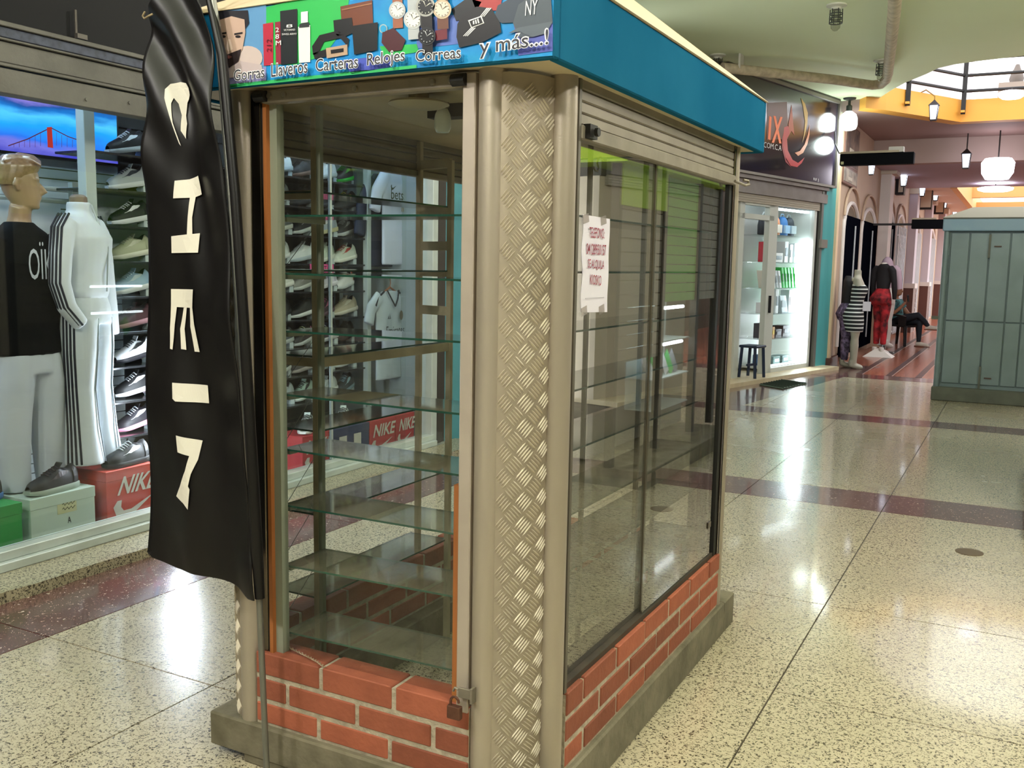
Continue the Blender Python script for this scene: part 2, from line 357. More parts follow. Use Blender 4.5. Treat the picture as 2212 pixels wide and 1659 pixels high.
# rolled shutters
slatm = M('shutter_slat', '#8b8274', .5, .35, nz=(8, .5, '#6f675b'))
steel = M('rail_steel', '#8a8172', .5, .25, nz=(10, .5, '#5f584b'))
MB().box(-1.99, -1.312, 2.185, 2.225, 2.047, 2.083).build('shutter_rail', steel, K, bevel=.004)
for x in (-1.955, -1.9, -1.65, -1.40, -1.345): MB().tube([(x, 2.186, 2.065), (x, 2.178, 2.065)], .008, 10).build('rail_bolt', M('bolt', '#a39a88', .35, .8), K)
for x in (-1.985, -1.318): MB().tube([(x-.02, 2.18, 2.065), (x+.02, 2.18, 2.065)], .016, 10).build('rail_end', M('black_rubber', '#141312', .6), K)
for k in range(4):
    z = 1.972+k*.031
    MB().box(-1.098, -1.078, 2.412, 3.955, z, z+.0295).build('shutter_slat', slatm, K, bevel=.004)
    MB().box(-2.24, -2.222, 2.412, 3.955, z, z+.0295).build('shutter_slat', slatm, K, bevel=.004)
MB().box(-1.104, -1.07, 2.408, 3.958, 1.932, 1.972).build('shutter_rail', steel, K, bevel=.004)
MB().box(-2.246, -2.216, 2.408, 3.958, 1.945, 1.972).build('shutter_rail', steel, K, bevel=.004)
hk = MB(); hk.box(-1.075, -1.055, 2.425, 2.475, 1.938, 1.975); hk.tube([(-1.05, 2.45, 1.955), (-1.04, 2.45, 1.955)], .012, 10); hk.build('shutter_lock', M('lock_black', '#22201d', .5, .4), K)
MB().tube([(-1.058, 3.90, 1.945), (-1.04, 3.99, 1.935), (-1.03, 4.015, 1.94), (-1.035, 4.02, 1.955), (-1.05, 4.0, 1.957)], .006, 8).build('shutter_hook', steel, K)
# front glazing
gframe = M('frame_pinkgrey', '#b6aa9e', .45, .35, nz=(6, .4, '#9d9083')); chrome = M('frame_chrome', '#6b6257', .18, .95)
wood = M('wood_strip', '#a8652f', .6, nz=(20, .6, '#6e3d1c'), streak=True); tealf = M('frame_greygreen', '#8b8f7e', .6, .1)
MB().box(-1.311, -1.273, 2.185, 2.23, .36, 2.083).build('frame_stile', gframe, K, bevel=.003)
MB().box(-2.045, -2.007, 2.20, 2.235, .38, 2.083).build('frame_stile', chrome, K, bevel=.003)
MB().box(-2.007, -1.998, 2.205, 2.24, .38, 2.05).build('gasket', M('black_rubber', '#141312', .6), K)
MB().box(-1.998, -1.985, 2.20, 2.235, .38, 2.05).build('wood_bead', wood, K)
MB().box(-1.985, -1.958, 2.215, 2.245, .38, 2.05).build('frame_stile', tealf, K)
MB().box(-1.33, -1.311, 2.195, 2.23, .38, 1.0).build('wood_bead', wood, K)
gl_front = glass('glass_front', dust=.008, refl=.7)
MB().box(-1.985, -1.311, 2.228, 2.232, .381, 2.07).build('window_pane', gl_front, K)
# right glazing: two sliding panes in a track
gl_side = glass('glass_side', tint=(.93, .94, .93, 1), dust=.014, dustcol='#857a69', refl=2.2)
MB().box(-1.108, -1.104, 2.41, 3.10, .40, 1.975).build('sliding_pane', gl_side, K)
MB().box(-1.093, -1.089, 3.065, 3.93, .40, 1.975).build('sliding_pane', gl_side, K)
MB().box(-1.113, -1.101, 3.085, 3.103, .40, 1.95).build('pane_stile', M('frame_brown', '#6b6152', .5, .3), K)
MB().box(-1.11, -1.08, 3.905, 3.94, .385, 1.95).build('gasket', M('black_rubber', '#141312', .6), K)
MB().box(-1.115, -1.075, 3.942, 3.968, .385, 2.09).build('frame_stile', chrome, K)
MB().box(-1.19, -1.083, 2.41, 3.95, .376, .398).build('window_track', M('track_brown', '#3b332b', .6, .3, nz=(12, .6, '#57493c')), K)
MB().box(-1.105, -1.085, 3.83, 3.87, .52, .545).build('pane_clip', chrome, K)
MB().box(-2.243, -2.239, 2.41, 3.3, .381, 1.975).build('window_pane', glass('glass_far', dust=.004), K)
MB().box(-2.2, -2.17, 4.0, 4.05, .38, 2.09).build('frame_stile', tealf, K)
# inner frames with glass shelves
post = M('post_beige', '#bcae92', .6, .1, nz=(9, .6, '#988a70'), bump=(60, .2))
shelf_g = glass('glass_shelf', tint=(.72, .80, .76, 1), dust=.34, dustcol='#a3977f', refl=1.3, rough=.05); shelf_e = M('glass_edge', '#1f4a3c', .15, spec=.8)
def shelf(x0, x1, y0, y1, z, parent, t=.006):
    mb = MB().box(x0, x1, y0, y1, z, z+t); mb.m = [0, 0, 1, 1, 1, 1]; return mb.build('glass_shelf', [shelf_g, shelf_e], parent)
FR = thing('shelf_rack', 'rack of eight dusty glass shelves just behind the front pane of the kiosk', 'shelf rack', (-1.66, 2.35, .14))
ss = random.Random(4)
for z in (1.726, 1.555, 1.381, 1.187, 1.017, .84, .647, .431):
    mb = MB(); d = ss.uniform(-.008, .014); a = [(-1.982, 2.25), (-1.325, 2.25), (-1.325, 2.45), (-1.982, 2.45)]
    mb.loft([[(x, y, z+(d if x > -1.5 else 0)) for x, y in a], [(x, y, z+.006+(d if x > -1.5 else 0)) for x, y in a]])
    mb.m = [1, 1, 1, 1, 0, 0]; mb.build('glass_shelf', [shelf_g, shelf_e], FR)
    for x in (-1.972, -1.335): MB().box(x-.01, x+.01, 2.26, 2.44, z-.014+(d if x > -1.5 else 0), z-.001+(d if x > -1.5 else 0)).build('shelf_bracket', tealf, FR)
for x in (-1.99, -1.318): MB().box(x-.008, x+.008, 2.44, 2.456, .0, 2.08).build('upright', tealf, FR)
LR = thing('shelf_rack', 'beige slotted frame with glass shelves along the far left side of the kiosk', 'shelf rack', (-2.13, 2.9, 0))
PO = [(-2.05, 2.5), (-2.035, 3.31), (-2.215, 3.36), (-2.215, 2.5)]
for i, (x, y) in enumerate(PO): MB().box(x-.011, x+.011, y-.011, y+.011, 0, 2.085 if i in (0, 2) else 2.0).build('upright', post, LR, bevel=.001)
for z in (1.99, 1.80, 1.665, 1.545, 1.405, 1.262): MB().obox(((PO[1][0]+PO[2][0])/2, (PO[1][1]+PO[2][1])/2, z), ((PO[2][0]-PO[1][0])/2, (PO[2][1]-PO[1][1])/2, 0), (.004, .006, 0), (0, 0, .018)).build('rung', post, LR)
for z in (1.81, 1.55, 1.262): MB().obox((-2.1325, 2.5, z), (.08, 0, 0), (0, .006, 0), (0, 0, .014)).build('rung', post, LR)
MB().obox((-2.0425, 2.905, 1.262), (.0075, .405, 0), (.006, 0, 0), (0, 0, .016)).build('rail', post, LR)
for z in (1.815, 1.562, 1.28, 1.03, .745, .455): shelf(-2.225, -2.04, 2.49, 3.32, z, LR)
for (a, c) in (((676, 495), (617, 575)), ((681, 730), (611, 832)), ((669, 865), (614, 958)), ((679, 989), (621, 1085)), ((668, 1112), (615, 1202)), ((685, 1216), (620, 1325))):
    MB().tube([ony(*a, 2.49), ony(*c, 2.49)], .0012, 5).build('brace_wire', M('wire_grey', '#8b8d84', .4, .6), LR)  # thin grey diagonal line in each shelf gap
RR = thing('shelf_rack', 'glass shelves on thin brackets behind the sliding panes of the kiosk', 'shelf rack', (-1.25, 3.2, 0))
for z in (1.735, 1.575, 1.405, 1.232, 1.055, .862, .69, .50): shelf(-1.34, -1.135, 2.5, 3.88, z, RR)
for y in (2.5, 3.1, 3.87):
    for x in (-1.142, -1.345): MB().box(x-.007, x+.007, y-.008, y+.008, 0, 2.09).build('upright', M('frame_brown', '#6b6152', .5, .3), RR)
MB().box(-1.145, -1.135, 3.865, 3.885, .4, 1.95).build('upright', tealf, RR)
# lamps under the kiosk ceiling
def bulb(name, label, x, y, ztop, r, h, parent=None, stem=.04, gm=None):
    t = thing(name, label, 'lamp', (x, y, ztop))
    MB().lathe([(r*.75, 0), (r*.75, -.012), (r*.55, -.02)], (x, y, ztop), 20).build('lamp_holder', M('lamp_holder', '#6b6255', .6), t, smooth=True)
    MB().lathe([(r*.5, -stem*.4), (r*.9, -stem), (r, -stem-h*.25), (r, -stem-h*.75), (r*.75, -stem-h), (0, -stem-h)], (x, y, ztop), 24).build('lamp_globe', gm or M('opal_off', '#eef4ee', .3), t, smooth='all')
    return t
bulb('ceiling_bulb', 'unlit white opal bulb hanging from the kiosk ceiling', -1.63, 2.60, 2.09, .026, .055, stem=.035)
t = thing('ceiling_light', 'round dusty disc light fixed under the kiosk ceiling', 'lamp', (-1.60, 2.42, 2.09))
MB().lathe([(.03, 0), (.03, -.02), (.085, -.028), (.09, -.034), (.07, -.042), (0, -.045)], (-1.60, 2.42, 2.09), 28).build('disc_shade', M('disc_shade', '#b3aa93', .5), t, smooth=True)
mb = MB(); mb.box(-1.70, -1.32, 2.62, 2.68, 2.05, 2.09); mb.build('ceiling_duct', M('duct_dark', '#3d3730', .7), K)
# banner print on the front fascia
YB = FY0-.0015
def bp(px, py, k=0): return ony(px, py, YB-.0008*k)
BN = MB().box(-2.285, FX1-.004, YB, FY0+.001, FZ0+.004, FZ1-.004).build('banner', M('banner_blue', '#1f86cf', .3, nz=(9, 1., '#2aa0d8')), K)
def ps(name, pts, col, k=1, **kw): return flat(name, [bp(x, y, k) for x, y in pts], M('print_'+col.strip('#'), col, .35), BN)
ps('print_sky', [(458, 26), (575, 8), (575, 175), (488, 188)], '#5f93c4', 1)
ps('print_green', [(575, 15), (640, 0), (760, -40), (745, 60), (700, 120), (640, 140), (575, 140)], '#2fb457', 1)
ps('print_purple', [(488, 160), (575, 145), (575, 178), (487, 189)], '#8c8cc0', 2)
ps('print_violet', [(735, 130), (860, 118), (840, 145), (760, 160)], '#4b58b8', 2)
ps('print_green', [(820, 100), (900, 95), (905, 112), (830, 124)], '#2fb457', 2)
ps('print_violet', [(1110, 55), (1194, 45), (1194, 110), (1120, 120)], '#5a62b4', 2)
ps('print_violet', [(900, 40), (1000, 30), (990, 95), (900, 105)], '#5d74c0', 1)
ps('print_green', [(488, 183), (900, 140), (900, 147), (490, 190)], '#39b86a', 2)
# portrait printed on the banner: generic bearded man
ps('print_shoulder', ell(535, 125, 32, 26), '#c9b7b4', 3)
ps('print_arm', [(487, 150), (520, 132), (565, 140), (568, 158), (488, 170)], '#bfaeb0', 4)
ps('print_hair', [(460, 36), (475, 24), (535, 22), (538, 50), (530, 62), (464, 60)], '#26252d', 4)
ps('print_face', [(468, 45), (500, 35), (528, 42), (530, 70), (524, 105), (512, 128), (490, 140), (477, 128), (468, 95)], '#c3a596', 5)
ps('print_beard', [(474, 112), (490, 118), (505, 112), (521, 106), (515, 132), (496, 146), (480, 140)], '#2e2528', 6)
ps('print_mouth', [(484, 122), (494, 119), (502, 123), (494, 127)], '#7c4a46', 7)
ps('print_nose', [(492, 85), (498, 85), (503, 106), (495, 111), (487, 107)], '#d8c0b2', 6)
for x in (482, 514): ps('print_eye', ell(x, 79, 6, 3, 10), '#201d22', 6)
for x in (480, 515): ps('print_brow', [(x-9, 72), (x+9, 69), (x+9, 73), (x-9, 76)], '#231f22', 6)
# perfume boxes
ps('print_box', [(568, 52), (590, 48), (590, 140), (570, 142)], '#b32c43', 3); ps('print_box', [(594, 48), (608, 46), (608, 138), (596, 139)], '#8f2a3f', 3)
ps('print_box', [(605, 24), (642, 19), (642, 136), (607, 140)], '#1d2226', 4); ps('print_box', [(644, 58), (670, 54), (670, 134), (646, 136)], '#dfe5e8', 4)
ps('print_cap', [(650, 26), (665, 24), (665, 48), (650, 50)], '#e7ecee', 4); ps('print_neck', [(647, 52), (668, 48), (668, 58), (646, 60)], '#303438', 5)
# belt, wallets
ps('print_wallet', [(735, 14), (804, 0), (806, 50), (760, 62), (738, 50)], '#6f3b26', 3); ps('print_stitch', [(738, 20), (803, 6), (803, 9), (738, 23)], '#9c6a4c', 4)
ps('print_belt', [(674, 100), (690, 76), (730, 66), (754, 84), (752, 102), (735, 82), (700, 90), (686, 118), (676, 118)], '#1b191c', 4)
ps('print_strap', [(676, 115), (705, 106), (706, 122), (680, 128)], '#1b191c', 4); ps('print_buckle', [(704, 104), (750, 96), (751, 118), (706, 126)], '#b79a83', 5)
ps('print_buckle_gap', [(714, 108), (742, 104), (742, 112), (715, 116)], '#1b191c', 6)
ps('print_camera', [(720, 44), (760, 38), (764, 70), (735, 84), (722, 70)], '#17181b', 4); ps('print_wallet', [(760, 56), (816, 48), (815, 108), (765, 118)], '#17181b', 5)
ps('print_keyfob', [(826, 70), (850, 60), (876, 86), (868, 108), (840, 112), (824, 92)], '#4a1f26', 5); ps('print_ring', ell(828, 62, 9, 10, 16), '#9fb4bd', 4); ps('print_ring_gap', ell(828, 62, 6.5, 7.5, 16), '#2c9fd6', 5)
# watches
def watch(x, y, r, strap, case, dial, hands, k=4):
    ps('print_strap', [(x-r*.6, y-r*2.2), (x+r*.6, y-r*2.2), (x+r*.7, y+r*2.1), (x-r*.5, y+r*2.2)], strap, k)
    ps('print_case', ell(x, y, r, r*1.05, 22), case, k+1); ps('print_dial', ell(x, y, r*.78, r*.82, 22), dial, k+2)
    ps('print_hand', [(x-1, y+1), (x+r*.45, y-r*.4), (x+r*.5, y-r*.3)], hands, k+3); ps('print_hand', [(x+1, y+1), (x-r*.15, y-r*.6), (x-r*.25, y-r*.55)], hands, k+3)
    for a in range(0, 360, 30): ps('print_mark', [(x+r*q*math.cos(R(a+d)), y+r*q*math.sin(R(a+d))) for q, d in ((.62, -3), (.74, -3), (.74, 3), (.62, 3))], hands, k+3)
watch(858, 22, 18, '#9b5f48', '#b9bcc0', '#e6e6e2', '#55585c'); watch(892, 42, 20, '#b4b9be', '#c2c6c9', '#eceae4', '#3c3f44', 8)
watch(919, 14, 21, '#2c2c30', '#a9a9a6', '#1a1c20', '#d8d6cc', 12); watch(955, 20, 20, '#6b4334', '#c9b49a', '#ded6c8', '#5f4c40', 12)
watch(922, 78, 19, '#1c1a1d', '#22242a', '#15181e', '#d7dade', 16)
ps('print_strap', [(940, 66), (966, 62), (966, 84), (942, 88)], '#6b2530', 12)
# caps
ps('print_cap', [(975, 20), (1010, -5), (1040, 4), (1020, 40), (985, 45)], '#1b1d22', 3); ps('print_cap', [(1020, 0), (1085, -6), (1080, 22), (1030, 26)], '#a83a3a', 3)
ps('print_cap', [(988, 52), (1000, 30), (1030, 14), (1062, 18), (1080, 50), (1083, 70), (1040, 92), (992, 103), (986, 80)], '#1c1b20', 5)
ps('print_patch', [(1011, 44), (1040, 34), (1046, 50), (1018, 61)], '#e8e8ea', 6); ps('print_patch_gap', [(1014, 46), (1038, 37), (1043, 49), (1019, 58)], '#1c1b20', 7)
for i, dx in enumerate((0, 6, 12)): ps('print_stripe', [(1022+dx*.9, 53-i*1.2), (1025+dx*.9, 52-i*1.2), (1024+dx*.75, 44-i*2.4), (1021+dx*.8, 46-i*2)], '#e8e8ea', 8)
for dx in (0, 4, 8): ps('print_stripe', [(1000+dx, 78), (1002+dx, 78), (1020+dx, 60), (1017+dx, 60)], '#e8e8ea', 6); ps('print_stripe', [(1036+dx, 36), (1038+dx, 36), (1054+dx, 17), (1051+dx, 17)], '#e8e8ea', 6)
ps('print_cap', [(1066, 42), (1075, 12), (1110, -8), (1150, -6), (1125, 48), (1085, 50)], '#3a4454', 4); ps('print_cap', [(1108, 50), (1120, 10), (1150, -12), (1190, -5), (1194, 50), (1150, 80), (1122, 82)], '#4c5560', 5)
ps('print_brim', [(1098, 72), (1118, 60), (1194, 46), (1180, 72), (1150, 80), (1122, 68)], '#5a636f', 6)
def btext(name, body, x0, y0, x1, y1, h, col, k, bold=0.0, halo='#f4f4f6'):
    a, b_, c = bp(x0, y0, k), bp(x1, y1, k), bp(x0, y0-h, k)
    lettering(name, body, M('print_'+halo.strip('#'), halo, .35), BN, a+(a-b_)*.01+Vector((0, 0, -.0016)), (b_-a)*1.02, (c-a)*1.1, bold+.045)
    a, b_, c = bp(x0, y0, k+1), bp(x1, y1, k+1), bp(x0, y0-h, k+1); lettering(name, body, M('print_'+col.strip('#'), col, .35), BN, a, b_-a, c-a, bold)
btext('word', 's', 478, 178, 489, 176.5, 13, '#3b3b46', 20); btext('word', 'Gorras', 505, 175, 571, 167, 24, '#3b3b46', 20); btext('word', 'Llaveros', 586, 166.5, 664, 157, 28, '#33333f', 20)
btext('word', 'Carteras', 682, 154.5, 773, 146, 27, '#33333f', 20); btext('word', 'Relojes', 793, 149.5, 874, 139, 33, '#33333f', 20); btext('word', 'Correas', 898, 133.5, 995, 125, 25, '#2c2c38', 20)
btext('word', 'y más...!', 1036, 127, 1184, 106, 42, '#2c2c38', 20)
lettering('word', '212', M('print_5e1422', '#5e1422', .35), BN, bp(586, 112, 6), bp(586, 84, 6)-bp(586, 112, 6), bp(576, 112, 6)-bp(586, 112, 6))
lettering('word', '2\n8\nM', M('print_f4f4f6', '#f4f4f6', .35), BN, bp(595, 98, 8), bp(607, 97, 8)-bp(595, 98, 8), bp(595, 60, 8)-bp(595, 98, 8))
for y, ww, s in ((60, 7, '8'), (67, 12, 'VICTORINO'), (76, 16, 'SWISS ARMY')): lettering('word', s, M('print_f4f4f6', '#f4f4f6', .35), BN, bp(625-ww, y, 8), bp(625+ww, y-1, 8)-bp(625-ww, y, 8), bp(625-ww, y-(7 if s == '8' else 4), 8)-bp(625-ww, y, 8))
lettering('word', 'NY', M('print_f4f4f6', '#f4f4f6', .35), BN, bp(1134, 34, 8), bp(1160, 30, 8)-bp(1134, 34, 8), bp(1136, 2, 8)-bp(1134, 34, 8))
# flag -----------------------------------------------------------------
black_cloth = M('black_cloth', '#0e0c0c', .42, nz=(5, .4, '#171413'), spec=.35); cream = M('flag_letter', '#d9d3c6', .7)
FG = thing('feather_flag', 'black cloth banner flag with pale letters on a thin grey pole', 'flag', (-2.0, 2.09, 0))
YFG = 2.085
def wave(p):
    x, z = p.x, p.z; t = (x+2.36)/.3
    y = .016*math.sin(t*6+z*2.2)*(.3+.7*min(1, max(0, t)))+.010*math.sin(z*9+t*4+mnoise.noise((x*6, 0, z*2))*2.5)
    if z > 1.75: y += .02*math.sin((x*1.4+z)*24)*(min(1, (z-1.75)*2))
    if z < .8: y += .012*math.sin(x*60+z*14)*(.8-z)
    return Vector((x, YFG-.02+y, z))
rows = [(-30, 370, 440), (0, 352, 446), (18, 333, 455), (36, 322, 458), (60, 325, 461), (100, 324, 468), (200, 326, 482), (300, 327, 491), (400, 328, 500), (500, 329, 508), (600, 329, 515), (700, 330, 521), (800, 330, 527), (900, 330, 533), (1000, 329, 540), (1100, 328, 549), (1150, 328, 553), (1190, 329, 556)]
rings = []
NC = 30
for py, a, c in rows: rings.append([ony(a+(c-a)*j/NC, py, YFG) for j in range(NC+1)])
hem = lambda x: 1190+(1290-1190)*(0 if x < 329 else (((x-329)/229)**.55*.72+(.28 if x > 540 else .28*max(0, (x-470)/70)**2)))
for t in (.25, .5, .75, 1.0): rings.append([ony(329+(558+10*t-329)*j/NC, 1190+(hem(329+(558-329)*j/NC)-1190)*t, YFG) for j in range(NC+1)])
# densify vertically
dense = []
for r0, r1 in zip(rings, rings[1:]):
    for k in range(7): dense.append([a.lerp(c, k/7) for a, c in zip(r0, r1)])
dense.append(rings[-1]); dense = [[wave(p) for p in r] for r in dense]
mb = MB(); mb.loft(dense, cap=False, closed=False); k = len(mb.v); n1 = NC+1
nrow = len(dense); mb.v += [p+Vector((0, .004, 0)) for r in dense for p in r]
for i in range(nrow-1):
    for j in range(NC): mb.f.append([k+i*n1+j, k+(i+1)*n1+j, k+(i+1)*n1+j+1, k+i*n1+j+1]); mb.m.append(0)
for i in range(nrow-1):
    for j in (0, NC): mb.f.append([i*n1+j, (i+1)*n1+j, k+(i+1)*n1+j, k+i*n1+j]); mb.m.append(0)
for j in range(NC): mb.f.append([(nrow-1)*n1+j, (nrow-1)*n1+j+1, k+(nrow-1)*n1+j+1, k+(nrow-1)*n1+j]); mb.m.append(0)
mb.build('flag_cloth', black_cloth, FG, smooth='all')
MB().tube([ony(452, -5, 2.075), ony(480, 120, 2.072), ony(508, 420, 2.07), ony(527, 700, 2.07), ony(545, 1000, 2.07), ony(556, 1200, 2.07), ony(561, 1292, 2.07)], [.011, .014, .015, .016, .017, .0175, .015], 12).build('flag_sleeve', black_cloth, FG, smooth=True)
pb = ony(559, 1270, 2.075); pe = ony(574, 1640, 2.09); dd = (pe-pb)/(pe.z-pb.z); fb = pb+dd*(0-pb.z)
MB().tube([Vector((fb.x, 2.095, 0)), pb, ony(470, 60, 2.078), ony(440, -120, 2.08)], .0095, 12).build('flag_pole', M('pole_grey', '#80807a', .4, .7), FG, smooth=True)
def letter(name, polys):
    mb = MB()
    for pts in polys:
        bm = bmesh.new(); vs = [bm.verts.new(ony(x, y, YFG)) for x, y in pts]; bm.faces.new(vs); bm.normal_update(); bmesh.ops.triangulate(bm, faces=bm.faces)
        for _ in range(4): bmesh.ops.subdivide_edges(bm, edges=[e for e in bm.edges if e.calc_length() > .012], cuts=1)
        bmesh.ops.triangulate(bm, faces=bm.faces); bm.verts.index_update()
        mb.add([wave(v.co)+Vector((0, -.0055, 0)) for v in bm.verts], [[v.index for v in f.verts] for f in bm.faces]); bm.free()
    mb.build(name, cream, FG, fix=False)
letter('flag_letter', [[(368, 195), (372, 182), (385, 176), (399, 179), (407, 190), (407, 205), (402, 222), (404, 250), (408, 268), (409, 301), (400, 284), (398, 250), (390, 225), (382, 213), (381, 225), (388, 268), (401, 317), (398, 312), (380, 245), (371, 215)]])
letter('flag_letter', [[(392, 392), (415, 388), (432, 380), (439, 420), (427, 426), (424, 470), (426, 506), (438, 504), (437, 546), (386, 547), (386, 511), (417, 507), (417, 470), (418, 428), (391, 430)]])
letter('flag_letter', [[(383, 624), (429, 625), (425, 665), (382, 662)], [(382, 660), (393, 663), (389, 700), (387, 754), (382, 752), (380, 708)], [(406, 664), (412, 664), (407, 710), (411, 755), (402, 753), (399, 710)], [(419, 664), (425, 664), (427, 700), (437, 760), (426, 759), (418, 705)]])
letter('flag_letter', [[(392, 824), (451, 832), (453, 871), (400, 864), (395, 858)]])
letter('flag_letter', [[(404, 936), (445, 950), (441, 990), (432, 1020), (428, 1045), (431, 1052), (428, 1095), (418, 1082), (399, 1067), (410, 1045), (422, 1012), (428, 981), (407, 972)]])
MB().tube([ony(330, 30, YFG-.03), ony(322, 34, YFG-.035), ony(312, 40, YFG-.03), ony(308, 35, YFG-.03), ony(313, 25, YFG-.03)], .003, 6).build('flag_tie', M('string', '#8a7a5c', .8), FG)
# padlock, hasp, chain -------------------------------------------------
hs = MB(); c0 = ony(1005, 1498, 2.165); hs.obox(c0, (.02, 0, 0), (0, .004, 0), (0, 0, .014)); hs.tube([c0+Vector((-.02, -.003, .008)), c0+Vector((-.03, -.005, .012)), c0+Vector((-.036, -.004, 0))], .004, 6); hs.obox(c0+Vector((.022, .012, -.002)), (.004, 0, 0), (0, .02, 0), (0, 0, .022)); hs.build('hasp', steel, K, bevel=.001)
rust = M('lock_rust', '#6d4a3c', .5, .6, nz=(40, .6, '#4e3127')); pl = ony(982, 1538, 2.145)
PL = thing('padlock', 'rusty brown padlock hanging from the hasp above the bricks', 'padlock', pl)
MB().obox(pl, (.0205, 0, 0), (0, .009, 0), (0, 0, .019)).build('lock_body', rust, PL, bevel=.003, segs=2)
MB().tube([pl+Vector((.013*math.cos(R(a)) if 0 <= a <= 180 else 0, 0, .028+.016*math.sin(R(a)))) for a in (0, 30, 60, 90, 120, 150, 180)]+[pl+Vector((-.013, 0, .015))], .0038, 8).build('shackle', rust, PL, smooth=True)
CH = thing('binding_wire', 'twisted pale wire lying loose on the front brick sill', 'wire', onz(650, 1415, .384))
cp = [onz(x, y, .384) for x, y in ((616, 1396), (635, 1406), (655, 1416), (672, 1424), (686, 1432), (700, 1443))]
for ph in (0, math.pi):
    pts = []
    for i in range(50):
        q = i/49*(len(cp)-1); j = min(int(q), len(cp)-2); p = cp[j].lerp(cp[j+1], q-j); pts.append(p+Vector((.0025*math.cos(i*.9+ph), .0025*math.cos(i*.9+ph), .004+.0025*math.sin(i*.9+ph))))
    MB().tube(pts, .0016, 5).build('wire_strand', M('wire_pale', '#a8937c', .6, .4), CH)
# paper notice on the sliding pane -------------------------------------
PX = -1.0875-.016
PN = thing('paper_notice', 'white paper notice in red letters taped to the sliding pane', 'notice', onx(1285, 676, PX))
mb = MB(); rr = []
for i in range(17):
    t = i/16; y = 463+t*212; wv = 1.5*math.sin(t*13); rr.append([onx(1259-t*4+wv+(1317.5-t*6-1259+t*4-wv*.6)*j/8, y+10*j/8*(1-t*1.1), PX+.0012+.0012*math.sin(j*1.2+i)) for j in range(9)])
mb.loft(rr, cap=False, closed=False); k = len(mb.v); mb.v += [p-Vector((.0008, 0, 0)) for r in rr for p in r]
for i in range(16):
    for j in range(8): mb.f.append([k+i*9+j, k+(i+1)*9+j, k+(i+1)*9+j+1, k+i*9+j+1]); mb.m.append(0)
mb.build('paper', M('paper', '#d9d3df', .8), PN, smooth='all')
redink = M('ink_red', '#8f2440', .7)
def ptext(s, x0, y0, x1, y1, h): a = onx(x0, y0, PX+.004); lettering('word', s, redink, PN, a, onx(x1, y1, PX+.004)-a, onx(x0+.5, y0-h, PX+.004)-a, .004)
ptext('TELEFONO:', 1273, 513, 1306, 516, 23); ptext('04128950157', 1267, 549, 1309, 552, 24); ptext('SE ALQUILA', 1270, 582, 1305, 585, 23); ptext('KIOSKO', 1275, 614, 1299, 617, 22)
for i in range(14): a = onx(1265+i*3, 645+i*.15-i*.35, PX+.004); MB().obox(a, (0, .0022, 0), (.0002, 0, 0), (0, 0, .0008)).build('dash', M('ink_grey', '#55505c', .7), PN)
tape = glass('tape', tint=(.9, .88, .86, 1), dust=.25, dustcol='#cfc8c4')
for x, y in ((1266, 472), (1304, 476), (1300, 668), (1262, 672)): MB().obox(onx(x, y, PX+.003), (0, .02, .004), (.0003, 0, 0), (0, -.003, .012)).build('tape', tape, PN)
# S-hook and tube light inside ------------------------------------------
SH = tag(MB().tube([onx(x, y, -1.14) for x, y in ((1302, 347), (1298, 340), (1292, 342), (1290, 352), (1293, 362), (1291, 370), (1285, 368), (1282, 360))], .0028, 8).build('s_hook', steel, smooth=True), 'grey steel S-hook hanging inside the sliding pane near the shutter', 'hook')
TL = thing('tube_lamp', 'slim white tube lamp fixed under the kiosk ceiling behind the sliding panes', 'lamp', (-1.42, 2.9, 2.09))
MB().box(-1.44, -1.40, 2.72, 3.35, 2.06, 2.09).build('lamp_housing', M('lamp_white', '#d6dcd8', .4), TL); MB().tube([(-1.42, 2.74, 2.048), (-1.42, 3.33, 2.048)], .012, 10).build('lamp_tube', M('opal_off', '#eef4ee', .3), TL)
# ================================================================== LEFT SHOP
SF = .055
white = M('alu_white', '#c9d2ce', .45, .2, nz=(8, .4, '#a9b3ad')); grey = M('housing_grey', '#6a6860', .55, .3, nz=(5, .6, '#4f4d47'), bump=(50, .15))
slatb = M('slat_black', '#141417', .45); slatw = M('slat_white', '#c3d0d2', .5); glsh = glass('glass_shop', dust=.0, refl=1.0)
SHP = MB(); SHP.box(-6.6, -4.30, -2.5, 7.0, SF-.02, SF+.002); struct(SHP.build('floor_shop', M('shop_floor', '#8d8f88', .35, nz=(20, .5, '#6f716b'))))
struct(MB().box(-6.6, -4.45, -2.5, 7.0, 2.74, 2.80).build('ceiling_shop', M('shop_ceiling', '#cfd6d6', .8)))
struct(MB().box(-5.56, -5.50, -2.5, 7.0, SF, 2.74).build('wall_back_shop', slatb))
struct(MB().box(-5.5, -4.46, 6.93, 7.0, SF, 2.74).build('wall_end_shop', M('shop_end_wall', '#8f9a9c', .6)))
wall_b = bpy.data.objects['wall_back_shop']
for k in range(18):
    z = .1+k*.148; MB().box(-5.502, -5.482, 4.62, 6.93, z, z+.138).build('slat', slatb, wall_b, bevel=.002)
for k in range(42):
    z = .1+k*.062; MB().box(-5.502, -5.488, 2.4, 4.62, z, z+.055).build('slat', slatw, wall_b)
